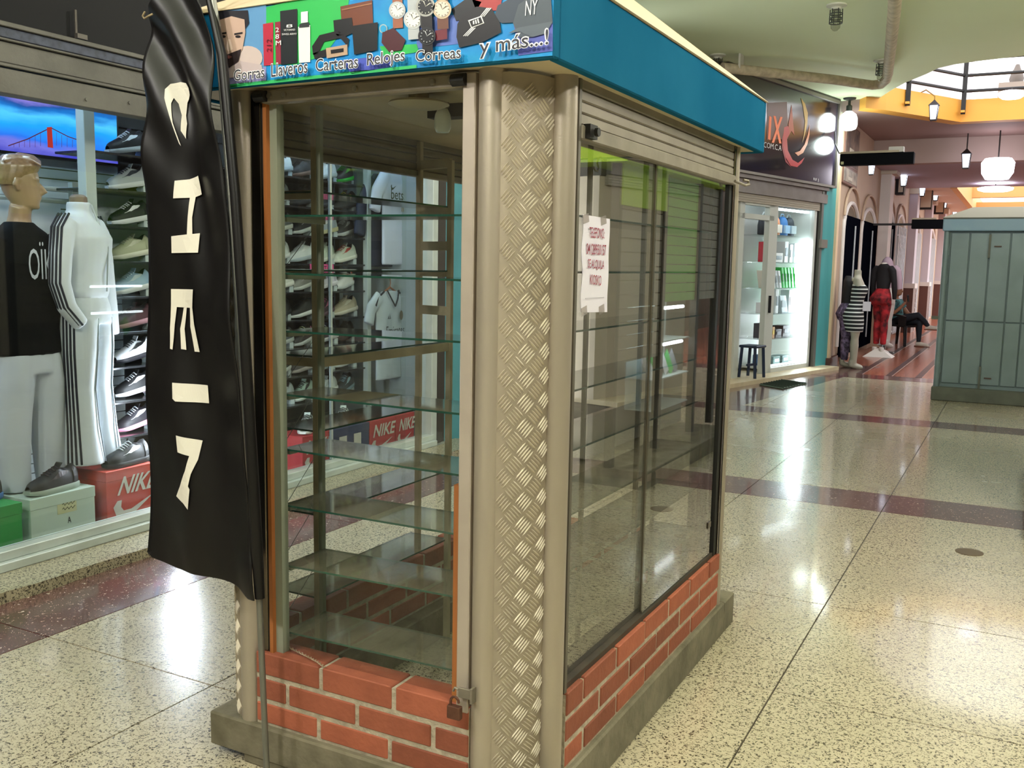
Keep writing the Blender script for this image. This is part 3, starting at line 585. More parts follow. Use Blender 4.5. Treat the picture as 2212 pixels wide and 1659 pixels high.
# shopfront: sill, glass, frame, shutter housing
sl = MB(); sl.box(-4.42, -4.30, -2.5, 6.82, SF, SF+.045); sl.box(-4.43, -4.335, -2.5, 6.82, SF+.045, .148); struct(sl.build('trim_3', white, bevel=.004))
W1 = struct(MB().box(-4.412, -4.404, -2.5, 5.53, .148, 2.40).build('window_1', glsh)); struct(MB().box(-4.404, -4.396, 5.50, 6.80, .148, 2.40).build('window_2', glsh))
MB().box(-4.42, -4.40, 5.528, 5.545, .148, 2.37).build('mullion', white, W1)
fr = MB(); fr.box(-4.45, -4.34, 6.79, 6.87, SF, 2.40); struct(fr.build('trim_4', white, bevel=.004))
MB().box(-4.46, -4.33, 6.885, 7.02, SF, 2.7); fr = MB(); fr.box(-4.46, -4.35, 6.89, 6.95, SF, 2.7); fr.box(-4.44, -4.36, 6.95, 7.02, SF, 2.7); struct(fr.build('trim_5', M('guide_dark', '#3f3933', .5, .4)))
SHU = thing('shutter_housing', 'long grey shutter housing above the shoe shop window', 'shutter', (-4.38, 2, 2.36))
for i, (z0, z1, dx) in enumerate(((2.362, 2.478, 0), (2.484, 2.50, .012), (2.504, 2.60, -.004), (2.604, 2.615, .012), (2.618, 2.665, .006), (2.667, 2.69, .02))):
    MB().box(-4.45, -4.345+dx, -2.5, 6.93, z0, z1).build('housing_board', grey if i != 4 else M('housing_blue', '#4c5262', .6, .2, nz=(30, .8, '#34363f')), SHU, bevel=.003)
for p in ((186, 215), (279, 222)): a = onx(*p, -4.346); MB().tube([a, a+Vector((.008, 0, 0))], .009, 8).build('bolt', grey, SHU)
rd = MB(); a = onx(165, 78, -4.40); rd.tube([a, a+Vector((0, 0, .13))], .007, 6); rd.obox(a+Vector((.01, .02, 0)), (.012, 0, 0), (0, .03, 0), (0, 0, .012)); tag(rd.build('threaded_rod', M('rod', '#5f5a52', .5, .5)), 'short threaded rod with bracket above the shutter housing', 'rod')
# assumed lights inside the shop: unseen battens, added for its bright interior
led = glow('led_cool', '#cdebff', 80)
for i, (x, y0, y1) in enumerate(((-4.72, 2.0, 3.2), (-4.72, 3.5, 4.7), (-4.72, 5.0, 6.1), (-4.53, 6.15, 6.85), (-5.2, 2.2, 3.4))):
    t = thing('led_batten', ['cool white LED batten on the shop ceiling, nearest the frame edge', 'cool white LED batten on the shop ceiling above the mannequins', 'cool white LED batten on the shop ceiling above the right shoe columns', 'short cool LED batten on the shop ceiling above the jerseys', 'cool white LED batten on the shop ceiling before the television'][i], 'lamp', (x, (y0+y1)/2, 2.74))
    MB().box(x-.02, x+.02, y0, y1, 2.715, 2.74).build('lamp_housing', white, t); MB().box(x-.014, x+.014, y0+.02, y1-.02, 2.700, 2.715).build('lamp_tube', glow('led_cool_strong', '#cdebff', 170) if i in (2, 3) else led, t)
t = thing('led_spot', 'bright upright LED stick inside the shop window behind the black flag', 'lamp', (-4.55, 4.22, SF))  # assumed lamp, hidden by the flag, placed to make the bright floor reflection
MB().box(-4.57, -4.53, 4.20, 4.24, SF, .45).build('lamp_stand', white, t); MB().tube([(-4.55, 4.22, .45), (-4.55, 4.22, .95)], .03, 12).build('lamp_tube', glow('led_spot', '#e8f2ff', 90), t)
# television with a bridge above clouds on its screen
TV = thing('television', 'wall television showing a red bridge tower above blue clouds', 'television', (-5.44, 3.7, 2.2))
MB().box(-5.48, -5.425, 2.95, 4.585, 2.20, 2.705).build('casing', M('tv_black', '#08090b', .3), TV)
def screenmat():
    m = bpy.data.materials.new('screen_picture'); m.use_nodes = True; nt = m.node_tree; nt.nodes.remove(nt.nodes['Principled BSDF']); L = nt.links
    geo = nt.nodes.new('ShaderNodeNewGeometry'); sp = nt.nodes.new('ShaderNodeSeparateXYZ'); L.new(geo.outputs['Position'], sp.inputs[0])
    n = nt.nodes.new('ShaderNodeTexNoise'); mp = nt.nodes.new('ShaderNodeMapping'); mp.inputs['Scale'].default_value = (1, 2.2, 9); L.new(geo.outputs['Position'], mp.inputs[0]); L.new(mp.outputs[0], n.inputs['Vector']); n.inputs['Scale'].default_value = 1.4; n.inputs['Detail'].default_value = 5
    mr = nt.nodes.new('ShaderNodeMapRange'); mr.inputs[1].default_value = 2.21; mr.inputs[2].default_value = 2.63; L.new(sp.outputs['Z'], mr.inputs[0])
    ad = nt.nodes.new('ShaderNodeMath'); ad.operation = 'MULTIPLY_ADD'; ad.inputs[1].default_value = .34; L.new(n.outputs[0], ad.inputs[0]); sb = nt.nodes.new('ShaderNodeMath'); sb.operation = 'SUBTRACT'; sb.inputs[1].default_value = .17; L.new(mr.outputs[0], sb.inputs[0]); L.new(sb.outputs[0], ad.inputs[2])
    cr = nt.nodes.new('ShaderNodeValToRGB'); e = cr.color_ramp.elements; e[0].position = 0; e[0].color = hx('#3c3fb0'); e[1].position = 1; e[1].color = hx('#b79ae0')
    for p, c in ((.12, '#6f6fd0'), (.22, '#2a6fe0'), (.42, '#1f9cf5'), (.58, '#4fc0ff'), (.68, '#1c6fc0'), (.74, '#20509a'), (.82, '#8f7fd8')): q = e.new(p); q.color = hx(c)
    L.new(ad.outputs[0], cr.inputs[0]); em = nt.nodes.new('ShaderNodeEmission'); em.inputs[1].default_value = 1.0; L.new(cr.outputs[0], em.inputs[0]); L.new(em.outputs[0], nt.nodes['Material Output'].inputs[0]); return m
SCR = MB().box(-5.426, -5.424, 2.97, 4.57, 2.215, 2.69).build('screen', screenmat(), TV)
XT = -5.4225
rt = glow('bridge_red', '#b0352e', .8); flat('bridge_tower', [onx(x, y, XT) for x, y in ((101, 275), (112, 274), (115, 320), (103, 318))], rt, SCR)
for a, c in (((18, 315), (101, 280)), ((112, 277), (182, 307))): MB().tube([onx(*a, XT), onx((a[0]+c[0])/2, (a[1]+c[1])/2+3, XT), onx(*c, XT)], .003, 4).build('bridge_cable', glow('cable_red', '#6d3550', .5), SCR)
for i in range(14):
    x = 30+i*11.5
    if 98 < x < 117: continue
    yt = 280+abs(x-106)*.42; MB().tube([onx(x, yt, XT), onx(x, min(yt+28, 318), XT)], .0012, 4).build('bridge_hanger', glow('cable_red', '#6d3550', .5), SCR)
MB().lathe([(0, 0), (.03, 0), (.03, .003), (0, .003)], (0, 0, 0), 20).build('sun_glow', glow('sun_glow', '#ffe9d8', 1.2), SCR)
sg = bpy.data.objects['sun_glow']; bpy.data.objects.remove(sg)
# shoe rack ---------------------------------------------------------------
LV = [2.215, 2.0, 1.785, 1.57, 1.355, 1.14, .925, .71, .49]
RK = thing('shoe_rack', 'tall black shoe rack with nine shelves inside the shop window', 'shoe rack', (-5.0, 5.3, SF))
dkshelf = M('shelf_dark', '#1c1d20', .25, coat=.4)
for z in LV:
    MB().box(-5.17, -4.86, 3.9, 6.56, z-.014, z).build('shelf', dkshelf, RK, bevel=.002)
for x, y, wd in ((-4.855, 3.87, .036), (-4.86, 6.585, .025), (-5.15, 6.58, .025)): MB().box(x-wd, x+wd, y-wd, y+wd, SF, 2.70).build('upright', M('rack_upright', '#b9c4bf', .5, .2), RK, bevel=.003)
MB().box(-5.2, -5.175, 4.1, 4.62, 1.38, 1.99).build('back_panel', slatw, RK); MB().box(-5.2, -5.175, 4.62, 6.5, .5, 2.4).build('back_panel', slatb, RK)
# shoe prototype: toe towards +X -------------------------------------------
def sh_w(s): return .037+.012*math.sin(min(1, s/.75)*math.pi*.5)*(1 if s < .78 else 1)-(.028*((s-.78)/.22)**2.2 if s > .78 else 0)-(.012*(1-s/.12) if s < .12 else 0)
def sh_h(s):
    pts = [(0, .085), (.06, .100), (.2, .082), (.34, .088), (.42, .100), (.55, .084), (.7, .064), (.85, .052), (.95, .040), (1, .026)]
    for (a, c), (d, e) in zip(pts, pts[1:]):
        if a <= s <= d: t = (s-a)/(d-a); t = t*t*(3-2*t); return c+(e-c)*t
    return pts[-1][1]
SLN = .285
def surf(s, a, off=0):
    w, h = sh_w(s)+off, sh_h(s)+off; z0 = .024
    return Vector((.006+s*(SLN-.014), w*math.cos(a)*(1 if math.sin(a) < .6 else 1), z0+(h-.0)*max(0, math.sin(a))**.75))
def shoe_proto():
    P = {}
    u = MB(); u.loft([[surf(i/18, math.pi*j/10) for j in range(11)] for i in range(19)], closed=False, cap=False); u.f.append([j for j in range(11)]); u.m.append(0); P['upper'] = u.mesh('upper', smooth='all')
    so = MB(); rg = []
    for z, ex in ((0, -.003), (.008, .002), (.02, .004), (.028, .001)):
        r = []
        for i in range(19): s = i/18; r.append((s*SLN, sh_w(s)+ex, z+(.010*(s-.75)/.25 if s > .75 and z < .01 else 0)+(.006*(1-s) if z > .01 else 0)))
        for i in range(18, -1, -1): s = i/18; r.append((s*SLN, -sh_w(s)-ex, z+(.010*(s-.75)/.25 if s > .75 and z < .01 else 0)+(.006*(1-s) if z > .01 else 0)))
        rg.append(r)
    so.loft(rg); P['sole'] = so.mesh('sole', smooth=True)
    c = MB(); c.loft([[surf(.045+.30*i/6, math.pi*(.5+.22*(j-3)/3*(1-abs(i-3)/4.2)), .003) for j in range(7)] for i in range(7)], closed=False, cap=False); P['collar'] = c.mesh('collar', smooth='all')
    t = MB(); t.loft([[(.113, y, .112), (.120, y*.95, .108), (.098, y*.9, .14), (.091, y, .142)] for y in (-.024, .024)]); P['tongue'] = t.mesh('tongue', bevel=.002)
    l = MB()
    for k in range(5):
        s = .43+k*.055; l.tube([surf(s+(.006 if k % 2 else -.006), math.pi*(.5+d), .003) for d in (-.17, 0, .17)], .0033, 5)
    P['laces'] = l.mesh('laces')
    sw = MB()
    for sgn in (0, 1):
        top = []; bot = []
        for i in range(9):
            q = i/8; s = .20+.5*q; a = .62-.36*math.sin(q*2.0)*(.8) ; th = .10*math.sin(min(1, q*1.25+.05)*math.pi)**.6+.01
            if i == 0: a = .62; th = .02
            A = lambda v: math.pi*v if sgn == 0 else math.pi*(1-v)
            top.append(surf(s, A(min(.48, (a+th)*.5)), .0025)); bot.append(surf(s, A(max(.05, (a-th)*.5)), .0025))
        sw.loft([top, bot], closed=False, cap=False)
    P['side_patch'] = sw.mesh('side_patch')
    hp = MB(); hp.loft([[surf(.0+.13*i/3, math.pi*j/10, .002) for j in (list(range(0, 4)))] for i in range(4)], closed=False, cap=False); hp.loft([[surf(.0+.13*i/3, math.pi*j/10, .002) for j in (list(range(7, 11)))] for i in range(4)], closed=False, cap=False); P['heel_patch'] = hp.mesh('heel_patch')
    return P
SHOE = shoe_proto()
def cm(c, r=.55): return M('shoe_'+c.strip('#'), c, r)
def shoe(label, loc, yaw, tilt, up, sole, acc, inner='#1b1c20', lace=None, heel=None, sc_=1.0, group='shoes on the shop rack'):
    r = thing('sneaker', label, 'shoe', loc, (0, tilt, yaw), group); r.scale = (sc_,)*3
    for n, c in (('upper', up), ('sole', sole), ('side_patch', acc), ('collar', inner), ('tongue', lace or up), ('laces', lace or acc), ('heel_patch', heel or up)):
        put(n, SHOE[n], cm(c), r, local=True)
    return r
YAW_ = R(-86)
def on_shelf(label, y, lv, cols, dyaw=0, **kw):
    a = YAW_+R(dyaw); d = Vector((math.cos(a), math.sin(a), 0)); tl = R(10.5)
    h = Vector((-4.985, y, LV[lv]))-d*.142
    MB().obox(h+d*.035+Vector((0, 0, .022)), d*.02, Vector((-d.y, d.x, 0))*.03, (0, 0, .022)).build('shoe_riser', slatw, RK)
    shoe(label, (h.x, h.y, LV[lv]+.0535), a, tl, *cols, **kw)
ordn = ['top', 'second', 'third', 'fourth', 'fifth', 'sixth', 'seventh', 'eighth', 'lowest']
L1 = [('black and white low sneaker', ('#17181b', '#dfe6e6', '#e6ecec')), ('silver grey mesh runner', ('#aeb8bd', '#d8dfe0', '#2f3a44')), ('black slip-on with curved white sole', ('#141518', '#dfe5e6', '#dfe5e6')), ('pale olive canvas sneaker', ('#a9ad92', '#d6d8c8', '#c6c9b4')),
      ('light blue and white runner', ('#9fc0d8', '#e3ebef', '#c8dbe6')), ('maroon and black boot', ('#3c1a20', '#b58a94', '#15161a')), ('white sneaker with black side mark', ('#dfe4ea', '#26262e', '#17181c')), ('black low sneaker with white trim', ('#18191c', '#dfe4e6', '#e3e6e8')), ('black runner with blue heel and pink sole', ('#1d1a22', '#e28aa4', '#e8eef2'))]
L2 = [('black lacquered sneaker with white sole', ('#1b1d20', '#d5dadc', '#2b2d31')), ('pale mint mesh runner', ('#8fb3ad', '#c6d8d6', '#7fa09c')), ('charcoal knit sneaker', ('#24262b', '#33363b', '#2c2f34')), ('sage green runner with cream sole', ('#9fa894', '#d9d7bd', '#c7cbb5')),
      ('white and lilac chunky runner', ('#cfd3e0', '#e6e8ee', '#b3b6cc')), ('black sneaker with gold print', ('#1a1b1b', '#2c2c2c', '#c69a55')), ('cream yellow retro runner', ('#c9c29a', '#d8d2b0', '#e9e7dc')), ('lilac pink sneaker', ('#b793ad', '#d9c5d2', '#c7a6bd')), ('dusty mauve runner', ('#8d6f80', '#b59aa8', '#a98a9b'))]
for k in range(9):
    on_shelf(f'{L1[k][0]}, {ordn[k]} shelf, left of the black flag', 4.27, k, L1[k][1], dyaw=-14 if k % 2 else -8, heel='#4aa6d6' if k == 8 else None)
    on_shelf(f'{L2[k][0]}, {ordn[k]} shelf, touching the flag edge', 4.50, k, L2[k][1], dyaw=-6)
PAL = [[('white', '#dbe2e2', '#c6d2d6', '#dbe2e2'), ('black brown-soled', '#1f1d20', '#8a6a5a', '#3a3436'), ('white zigzag-soled', '#e0e6e6', '#ccd2cc', '#eef0ee'), ('black green-spiked', '#16181a', '#33c23f', '#2f9a3a')],
       [('grey mesh', '#76807f', '#aab5b4', '#dfe5e4'), ('black', '#17181b', '#24262a', '#303338'), ('black and steel', '#22252c', '#3a3f49', '#505762'), ('black yellow-marked', '#181a1b', '#2a2c2e', '#c6cf3f')],
       [('grey camouflage', '#545a5a', '#c6cac4', '#2a2d2f'), ('black white-soled', '#1b1d20', '#cfd5d2', '#dfe3e2'), ('pale blue', '#aab8c6', '#d9d5a8', '#e2e6ea'), ('dark grey', '#35393d', '#c9cfce', '#8c9294')],
       [('white gold-heeled', '#d2dad8', '#e2e6e4', '#b08a4a'), ('white smooth', '#cfd8da', '#aebcc4', '#e6eaea'), ('pale green', '#bccab8', '#dce2d6', '#aebba9'), ('mint white', '#cfd9cc', '#e2e7dc', '#b3463f')],
       [('white laced', '#d5d9d0', '#e6e8e2', '#a9ada6'), ('taupe and white', '#8d8f8a', '#d6dbd8', '#dfe2e0'), ('lilac white', '#d0cedd', '#e3e2ea', '#9d9ab4'), ('white orange-heeled', '#d9dedd', '#c8cfd3', '#d8dde0')],
       [('black white-marked', '#15171b', '#2a2d31', '#e4e8e8'), ('black shiny', '#121317', '#dfe3e3', '#22242a'), ('plum', '#3a2730', '#6d5560', '#c46f8f'), ('tan and white', '#b3aa94', '#d9d6c9', '#cfc9b6')],
       [('grey three-striped', '#4d5356', '#aeb5b4', '#c5cbc9'), ('black pink-heeled', '#1d1f22', '#c3c9c8', '#c9d39a'), ('dark blue', '#20242e', '#b5babd', '#ccd1d3'), ('black suede', '#17181a', '#1f2123', '#27292b')],
       [('black studded', '#1a1c1f', '#cfd4d2', '#aab0ae'), ('brown grey', '#4a4542', '#9c948c', '#6b645f'), ('slate', '#59636a', '#98a4a8', '#b3bdc0'), ('silver grey', '#959c97', '#c9cec9', '#6d7470')],
       [('pale grey flat', '#a9b4b0', '#d3dad6', '#c0cac5'), ('mint striped', '#a9c4b4', '#d6e0d8', '#1f2427'), ('white canvas', '#c9d2cf', '#dfe4e1', '#aab5b1'), ('navy reflective', '#273440', '#6d8796', '#9fc4d6')]]
pos4 = ['first', 'second', 'third', 'last']
for k in range(9):
    for i, y in enumerate((5.63, 5.90, 6.17, 6.43)):
        nm, u, s_, a = PAL[k][i]; on_shelf(f'{nm} sneaker, {ordn[k]} shelf seen through the kiosk, {pos4[i]} from its left', y, k, (u, s_, a), dyaw=(-12, 4, -8, 6)[(i+k) % 4], heel='#d8643c' if (k, i) == (4, 3) else ('#d98fae' if (k, i) == (6, 1) else None))
# pink sale card
pk = MB().box(-4.862, -4.857, 0, 0, 0, 0); a, c = onx(669, 590, -4.86), onx(719, 571, -4.86)
PKC = thing('sale_card', 'pink sale card clipped to a shelf of the shoe rack', 'sign', onx(694, 590, -4.86))
MB().box(-4.858, -4.852, a.y, c.y, a.z, c.z).build('card', M('card_pink', '#d8538c', .6), PKC); lettering('word', 'OFERTAS', M('card_ink', '#3a1326', .6), PKC, Vector((-4.8505, a.y+.02, a.z+.012)), Vector((0, c.y-a.y-.04, 0)), Vector((0, 0, c.z-a.z-.024)))
# shoe boxes on the window sill --------------------------------------------
def carton(label, y0, y1, z1, col, x0=-4.80, x1=-4.52, lidc=None, z0=SF):
    t = thing('shoe_box', label, 'box', ((x0+x1)/2, (y0+y1)/2, z0), group='shoe boxes in the shop window')
    MB().box(x0, x1, y0, y1, z0, z1-.05).build('carton', M('box_'+col.strip('#'), col, .6), t, bevel=.002); MB().box(x0-.003, x1+.003, y0-.003, y1+.003, z1-.06, z1).build('lid', M('box_'+(lidc or col).strip('#'), lidc or col, .6), t, bevel=.002)
    return t
def swoosh(parent, X, y0, y1, z0, z1, mat):
    P = [(0, .45), (.06, .2), (.2, .03), (.38, .06), (1, .62), (.42, .3), (.24, .3), (.18, .42), (.2, .62), (.1, .62)]
    flat('swoosh', [(X, y0+(y1-y0)*a, z0+(z1-z0)*c) for a, c in P], mat, parent)
carton('plain green shoe box at the left end of the shop window', 2.86, 3.13, .325, '#1f8a3e'); bw = carton('white shoe box with a price sticker under a black sneaker', 3.20, 3.60, .315, '#b9c9bd', -4.86, -4.55)
st = MB().box(-4.5495, -4.5485, 3.36, 3.48, .2, .27).build('price_sticker', M('sticker', '#c2c39a', .6), bw); [MB().tube([(-4.548, 3.39+.008*k, z0_+.008*math.sin(k*2.1)) for k in range(11)], .0018, 4).build('scribble', M('ink_black', '#1c1c1c', .6), bw) for z0_ in (.25, .225)]; lettering('mark', 'A', M('ink_black', '#1c1c1c', .6), bw, (-4.548, 3.42, .14), (0, .022, 0), (0, 0, .035))
br = carton('red shoe box with large white lettering beside the flag', 3.68, 4.02, .375, '#b8402f', -4.86, -4.55); wl = M('box_print', '#c9c6bd', .6)
lettering('word', 'NIKE', wl, br, (-4.5455, 3.75, .225), (0, .26, .0), (0, .05, .105), .02); swoosh(br, -4.5455, 3.72, 4.02, .07, .27, wl)
blk = ('#17161a', '#9aa79a', '#3a2c30'); SG = 'sneakers standing on shoe boxes'
shoe('black sneaker with brown side mark standing on the white box', (-4.625, 3.54, .315), R(-88), 0, *blk, sc_=1.1, group=SG); shoe('black and white trainer standing on the red box', (-4.63, 4.04, .375), R(-88), 0, '#16181a', '#1e2022', '#d9dedf', sc_=1.1, group=SG); shoe('black boot with blue sole standing on the green box', (-4.70, 3.13, .325), R(-78), 0, '#15161a', '#3d6fae', '#22242a', sc_=1.05, group=SG)
bx = [(5.32, 5.66, 'red', '#b23439'), (5.67, 6.12, 'striped', '#28365c'), (6.13, 6.48, 'red', '#b23439'), (6.49, 6.76, 'red', '#b23439')]
nm = ['red and white shoe box left of the striped box', 'navy and white striped shoe box behind the kiosk', 'red shoe box with white letters right of the striped box', 'red shoe box nearest the window end frame']
for (y0, y1, kd, c), lb in zip(bx, nm):
    t = carton(lb, y0, y1, .335, c, -4.76, -4.50)
    if kd == 'red': lettering('word', 'NIKE', wl, t, (-4.4955, y0+.04, .2), (0, (y1-y0)*.82, 0), (0, .03, .1), .02); swoosh(t, -4.4958, y0+.02, y1-.04, .07, .24, wl)
    else:
        for q in (.16, .56): MB().box(-4.4985, -4.4955, y0+(y1-y0)*q, y0+(y1-y0)*(q+.2), SF+.004, .27).build('stripe', wl, t)
        lettering('mark', 'S', wl, t, (-4.495, y0+.2, .09), (0, .05, 0), (0, 0, .07))
for y, lb in ((5.62, 'left red box'), (6.05, 'striped box'), (6.40, 'middle red box'), (6.70, 'end red box')): shoe(f'white sneaker standing on the {lb} seen through the kiosk', (-4.68, y, .335), R(-60), 0, '#cfdad4', '#e3e9e4', '#1c1f22', group=SG)
# hanging jerseys -----------------------------------------------------------
def garment(name, X, yc, zt, zb, w, mat, sl=.22, slw=.11, parent=None, flare=.0, thick=.035):
    mb = MB(); rg = []
    for i in range(9):
        t = i/8; z = zt+(zb-zt)*t; hw = w*(.62 if i == 0 else (.94 if i == 1 else 1))*(1+flare*t); th = thick*(.6 if i == 0 else 1)
        rg.append([(X+th*math.sin(a)*(1+.12*math.sin(a*5+i)), yc+hw*math.cos(a), z) for a in [2*math.pi*j/20 for j in range(20)]])
    mb.loft(rg)
    for s in (-1, 1):
        p0 = Vector((X, yc+s*w*.72, zt-.05)); p1 = Vector((X+.01, yc+s*(w+.08), zt-sl*.55)); p2 = Vector((X+.015, yc+s*(w+.12), zt-sl)); mb.tube([p0, p1, p2], [slw*.62, slw*.6, slw*.62], 14, flat=.42, up=(1, 0, 0))
    return put(name, remesh(mb, name, .012, 3), mat, parent)
JX = -4.78
wcl = M('jersey_white', '#c4ccdc', .75, sheen=.2); nav = M('jersey_navy', '#1d2740', .75); gcl = M('jersey_grey', '#8d9198', .75)
def hanger(t, X, yc, z): MB().tube([(X, yc, z+.1), (X, yc+.012, z+.06), (X, yc, z+.02)], .004, 6).build('hanger_hook', M('hanger_wood', '#8a5637', .6), t); MB().tube([(X, yc-.15, z-.05), (X, yc, z+.02), (X, yc+.15, z-.05)], .009, 8).build('hanger', M('hanger_wood', '#8a5637', .6), t)
a, c = onx(812, 372, JX), onx(918, 575, JX); yc = onx(858, 450, JX).y
t = thing('jersey', 'white football jersey with dark sponsor word hanging high in the window', 'jersey', (JX, yc, c.z)); z0 = onx(858, 572, JX).z; z1 = 2.37
garment('shirt', JX, yc, z1, z0, .225, wcl, .36, .12, t); hanger(t, JX, yc, z1+.01)
FXJ = JX+.056; ink = M('jersey_ink', '#20242e', .7)
lettering('word', 'betsson', ink, t, (FXJ, yc-.17, onx(850, 432, JX).z), (0, .34, 0), (0, 0, .085)); swoosh(t, FXJ, yc-.175, yc-.09, onx(850, 413, JX).z, onx(850, 400, JX).z+.02, ink)
for dy in (-.01, .012): MB().box(FXJ-.002, FXJ, yc+dy-.004, yc+dy+.004, 2.02, 2.09).build('print', M('gold_print', '#9c8a5c', .5), t)
flat('crest', [(FXJ, yc+.08+.03*x, 2.03+.04*y) for x, y in ell(0, 0, 1, 1, 14)], M('crest_grey', '#6d6450', .6), t)
t = thing('jersey', 'navy football jersey with white cuffs hanging behind the upper white jersey', 'jersey', (JX-.12, yc-.1, 1.5)); garment('shirt', JX-.1, yc-.06, 2.33, z0-.02, .24, nav, .52, .12, t); hanger(t, JX-.1, yc-.06, 2.34)
y3 = onx(898, 500, JX-.1).y; t = thing('shirt', 'yellow and blue shirt hanging beside the white jerseys', 'shirt', (JX-.14, y3, 1.7)); garment('shirt', JX-.14, y3+.02, 2.2, onx(898, 512, JX).z, .10, M('shirt_yellow', '#c9a81f', .7), .2, .05, t); MB().box(JX-.165, JX-.10, y3-.10, y3-.05, onx(898, 512, JX).z, 2.12).build('blue_panel', M('shirt_blue', '#34507c', .7), t); hanger(t, JX-.14, y3, 2.21)
y4 = onx(842, 700, JX).y; zt, zb = onx(842, 628, JX).z, onx(842, 818, JX).z
t = thing('jersey', 'white football jersey with black trimmed collar hanging below the first', 'jersey', (JX, y4, zb)); garment('shirt', JX, y4, zt, zb, .205, M('jersey_white2', '#b9c6cf', .75), .27, .11, t); hanger(t, JX, y4, zt+.01)
for s in (-1, 1):
    MB().tube([(FXJ-.022, y4+s*.085, zt+.005), (FXJ-.004, y4+s*.045, zt-.07), (FXJ+.002, y4, zt-.13)], .007, 6).build('collar_trim', ink, t); MB().tube([(JX+.012, y4+s*.10, zt-.005), (JX+.02, y4+s*.2, zt-.055), (JX+.035, y4+s*.25, zt-.12)], .009, 6).build('shoulder_stripe', ink, t)
lettering('word', 'Emirates', ink, t, (FXJ+.004, y4-.135, onx(842, 722, JX).z), (0, .27, 0), (0, 0, .075)); flat('crest', [(FXJ+.004, y4+.085+.026*x, zt-.21+.042*y) for x, y in ell(0, 0, 1, 1, 14)], M('crest_grey', '#6d6450', .6), t)
for k in range(3): flat('mark', [(FXJ+.004, y4-.115+k*.017, zt-.235), (FXJ+.004, y4-.103+k*.017, zt-.235), (FXJ+.004, y4-.108+k*.01, zt-.205+k*.01)], ink, t)
y5 = onx(905, 650, JX-.05).y; t = thing('jersey', 'grey jersey with black and white sleeve stripes beside the lower white jersey', 'jersey', (JX-.1, y5, 1.2)); garment('shirt', JX-.1, y5, onx(905, 600, JX).z, onx(905, 790, JX).z, .17, gcl, .3, .12, t); hanger(t, JX-.1, y5, onx(905, 598, JX).z)
for k in range(3): MB().tube([(JX-.04+k*.004, y5+.04+k*.035, onx(905, 604, JX).z-.005), (JX-.03, y5+.15+k*.02, onx(905, 625, JX).z), (JX-.03, y5+.2+k*.022, onx(905, 662, JX).z)], .007, 6).build('stripe', M('stripe_white', '#d8dadd', .7) if k == 1 else ink, t)
y6 = onx(922, 800, JX-.05).y; t = thing('trousers', 'long grey trousers hanging at the end of the shop window', 'trousers', (JX-.15, y6, .5)); garment('leg', JX-.15, y6, onx(920, 660, JX).z, .40, .10, gcl, .05, .03, t); hanger(t, JX-.15, y6, onx(920, 655, JX).z)
# ================================================================== RIGHT SHOP (electronics), facade turned 13.7 degrees
P0 = Vector((-2.83, 16.2, 0)); U = Vector((-.237, -.9715, 0)).normalized(); N = Vector((-U.y, U.x, 0))
Z = Vector((0, 0, 1))
def S(u, n, z): return P0+U*u+N*n+Z*z
def sbox(u0, u1, n0, n1, z0, z1): return MB().obox(S((u0+u1)/2, (n0+n1)/2, (z0+z1)/2), U*((u1-u0)/2), N*((n1-n0)/2), Z*((z1-z0)/2))
tealc = M('teal_column', '#4fa3a6', .5, nz=(4, .6, '#3b8789'), streak=True)
struct(sbox(-.12, .40, -.5, .06, 0, 4.24).build('wall_column', tealc)); struct(sbox(-.125, -.06, .0, .075, 0, 4.2).build('trim_6', M('column_edge', '#c9c6b0', .6)))
struct(sbox(.2, 6.2, -1.6, .02, 2.60, 4.24).build('wall_right_shop', M('dark_shop', '#3b3734', .7))); struct(sbox(3.0, 6.2, -.3, 0, 0, 2.6).build('wall_right_shop_side', M('shop_wall_beige', '#b7ab98', .7)))
struct(sbox(.2, 6.2, -1.7, -1.6, 0, 2.6).build('wall_right_shop_back', M('shop_white', '#cdd6d6', .6))); struct(sbox(.2, .5, -1.6, -.05, 0, 2.6).build('wall_right_shop_end', M('shop_white', '#cdd6d6', .6)))
struct(sbox(.1, 6.2, -1.7, .34, 0, .055).build('floor_right_shop', M('step_cream', '#d8c9a8', .4, nz=(9, .5, '#bfae8e'))))
SG_ = thing('shop_sign', 'dark glossy sign board with orange letters and a flame ring logo', 'sign', S(1.6, .08, 2.9))
sg = M('sign_dark', '#2b2224', .16, coat=.6, nz=(.9, .8, '#1c1c3c')); sbox(.16, 3.6, .03, .10, 2.905, 4.17).build('sign_board', sg, SG_)
frm = M('sign_frame', '#8d8880', .45, .4)
for a in ((.12, 3.65, .03, .13, 4.165, 4.21), (.12, 3.65, .03, .13, 2.87, 2.905), (.10, .16, .03, .13, 2.87, 4.21)): sbox(*a).build('sign_frame', frm, SG_)
sbox(.12, 3.65, .0, .12, 4.205, 4.235).build('sign_frame', M('frame_dark2', '#4b4842', .5), SG_)
def sp(px, py, n=.103):
    d = ray(px, py); t = (P0+N*n-CAM).dot(N)/d.dot(N); return CAM+d*t
def sflat(nm, pts, col, n): return flat(nm, [sp(x, y, n) for x, y in pts], M('sign_'+col.strip('#'), col, .3), SG_)
sflat('logo_red', [(1694, 275), (1702, 272), (1710, 282), (1700, 300), (1702, 325), (1712, 345), (1724, 352), (1738, 340), (1732, 352), (1722, 361), (1708, 358), (1697, 340), (1690, 310)], '#c4393a', .1035)
sflat('logo_crimson', [(1692, 290), (1691, 315), (1698, 345), (1710, 362), (1697, 350), (1689, 320), (1689, 300)], '#9c2c33', .1040)
sflat('logo_orange', [(1749, 268), (1749, 290), (1744, 312), (1735, 330), (1724, 337), (1717, 330), (1728, 326), (1738, 312), (1745, 290)], '#d9814a', .1045)
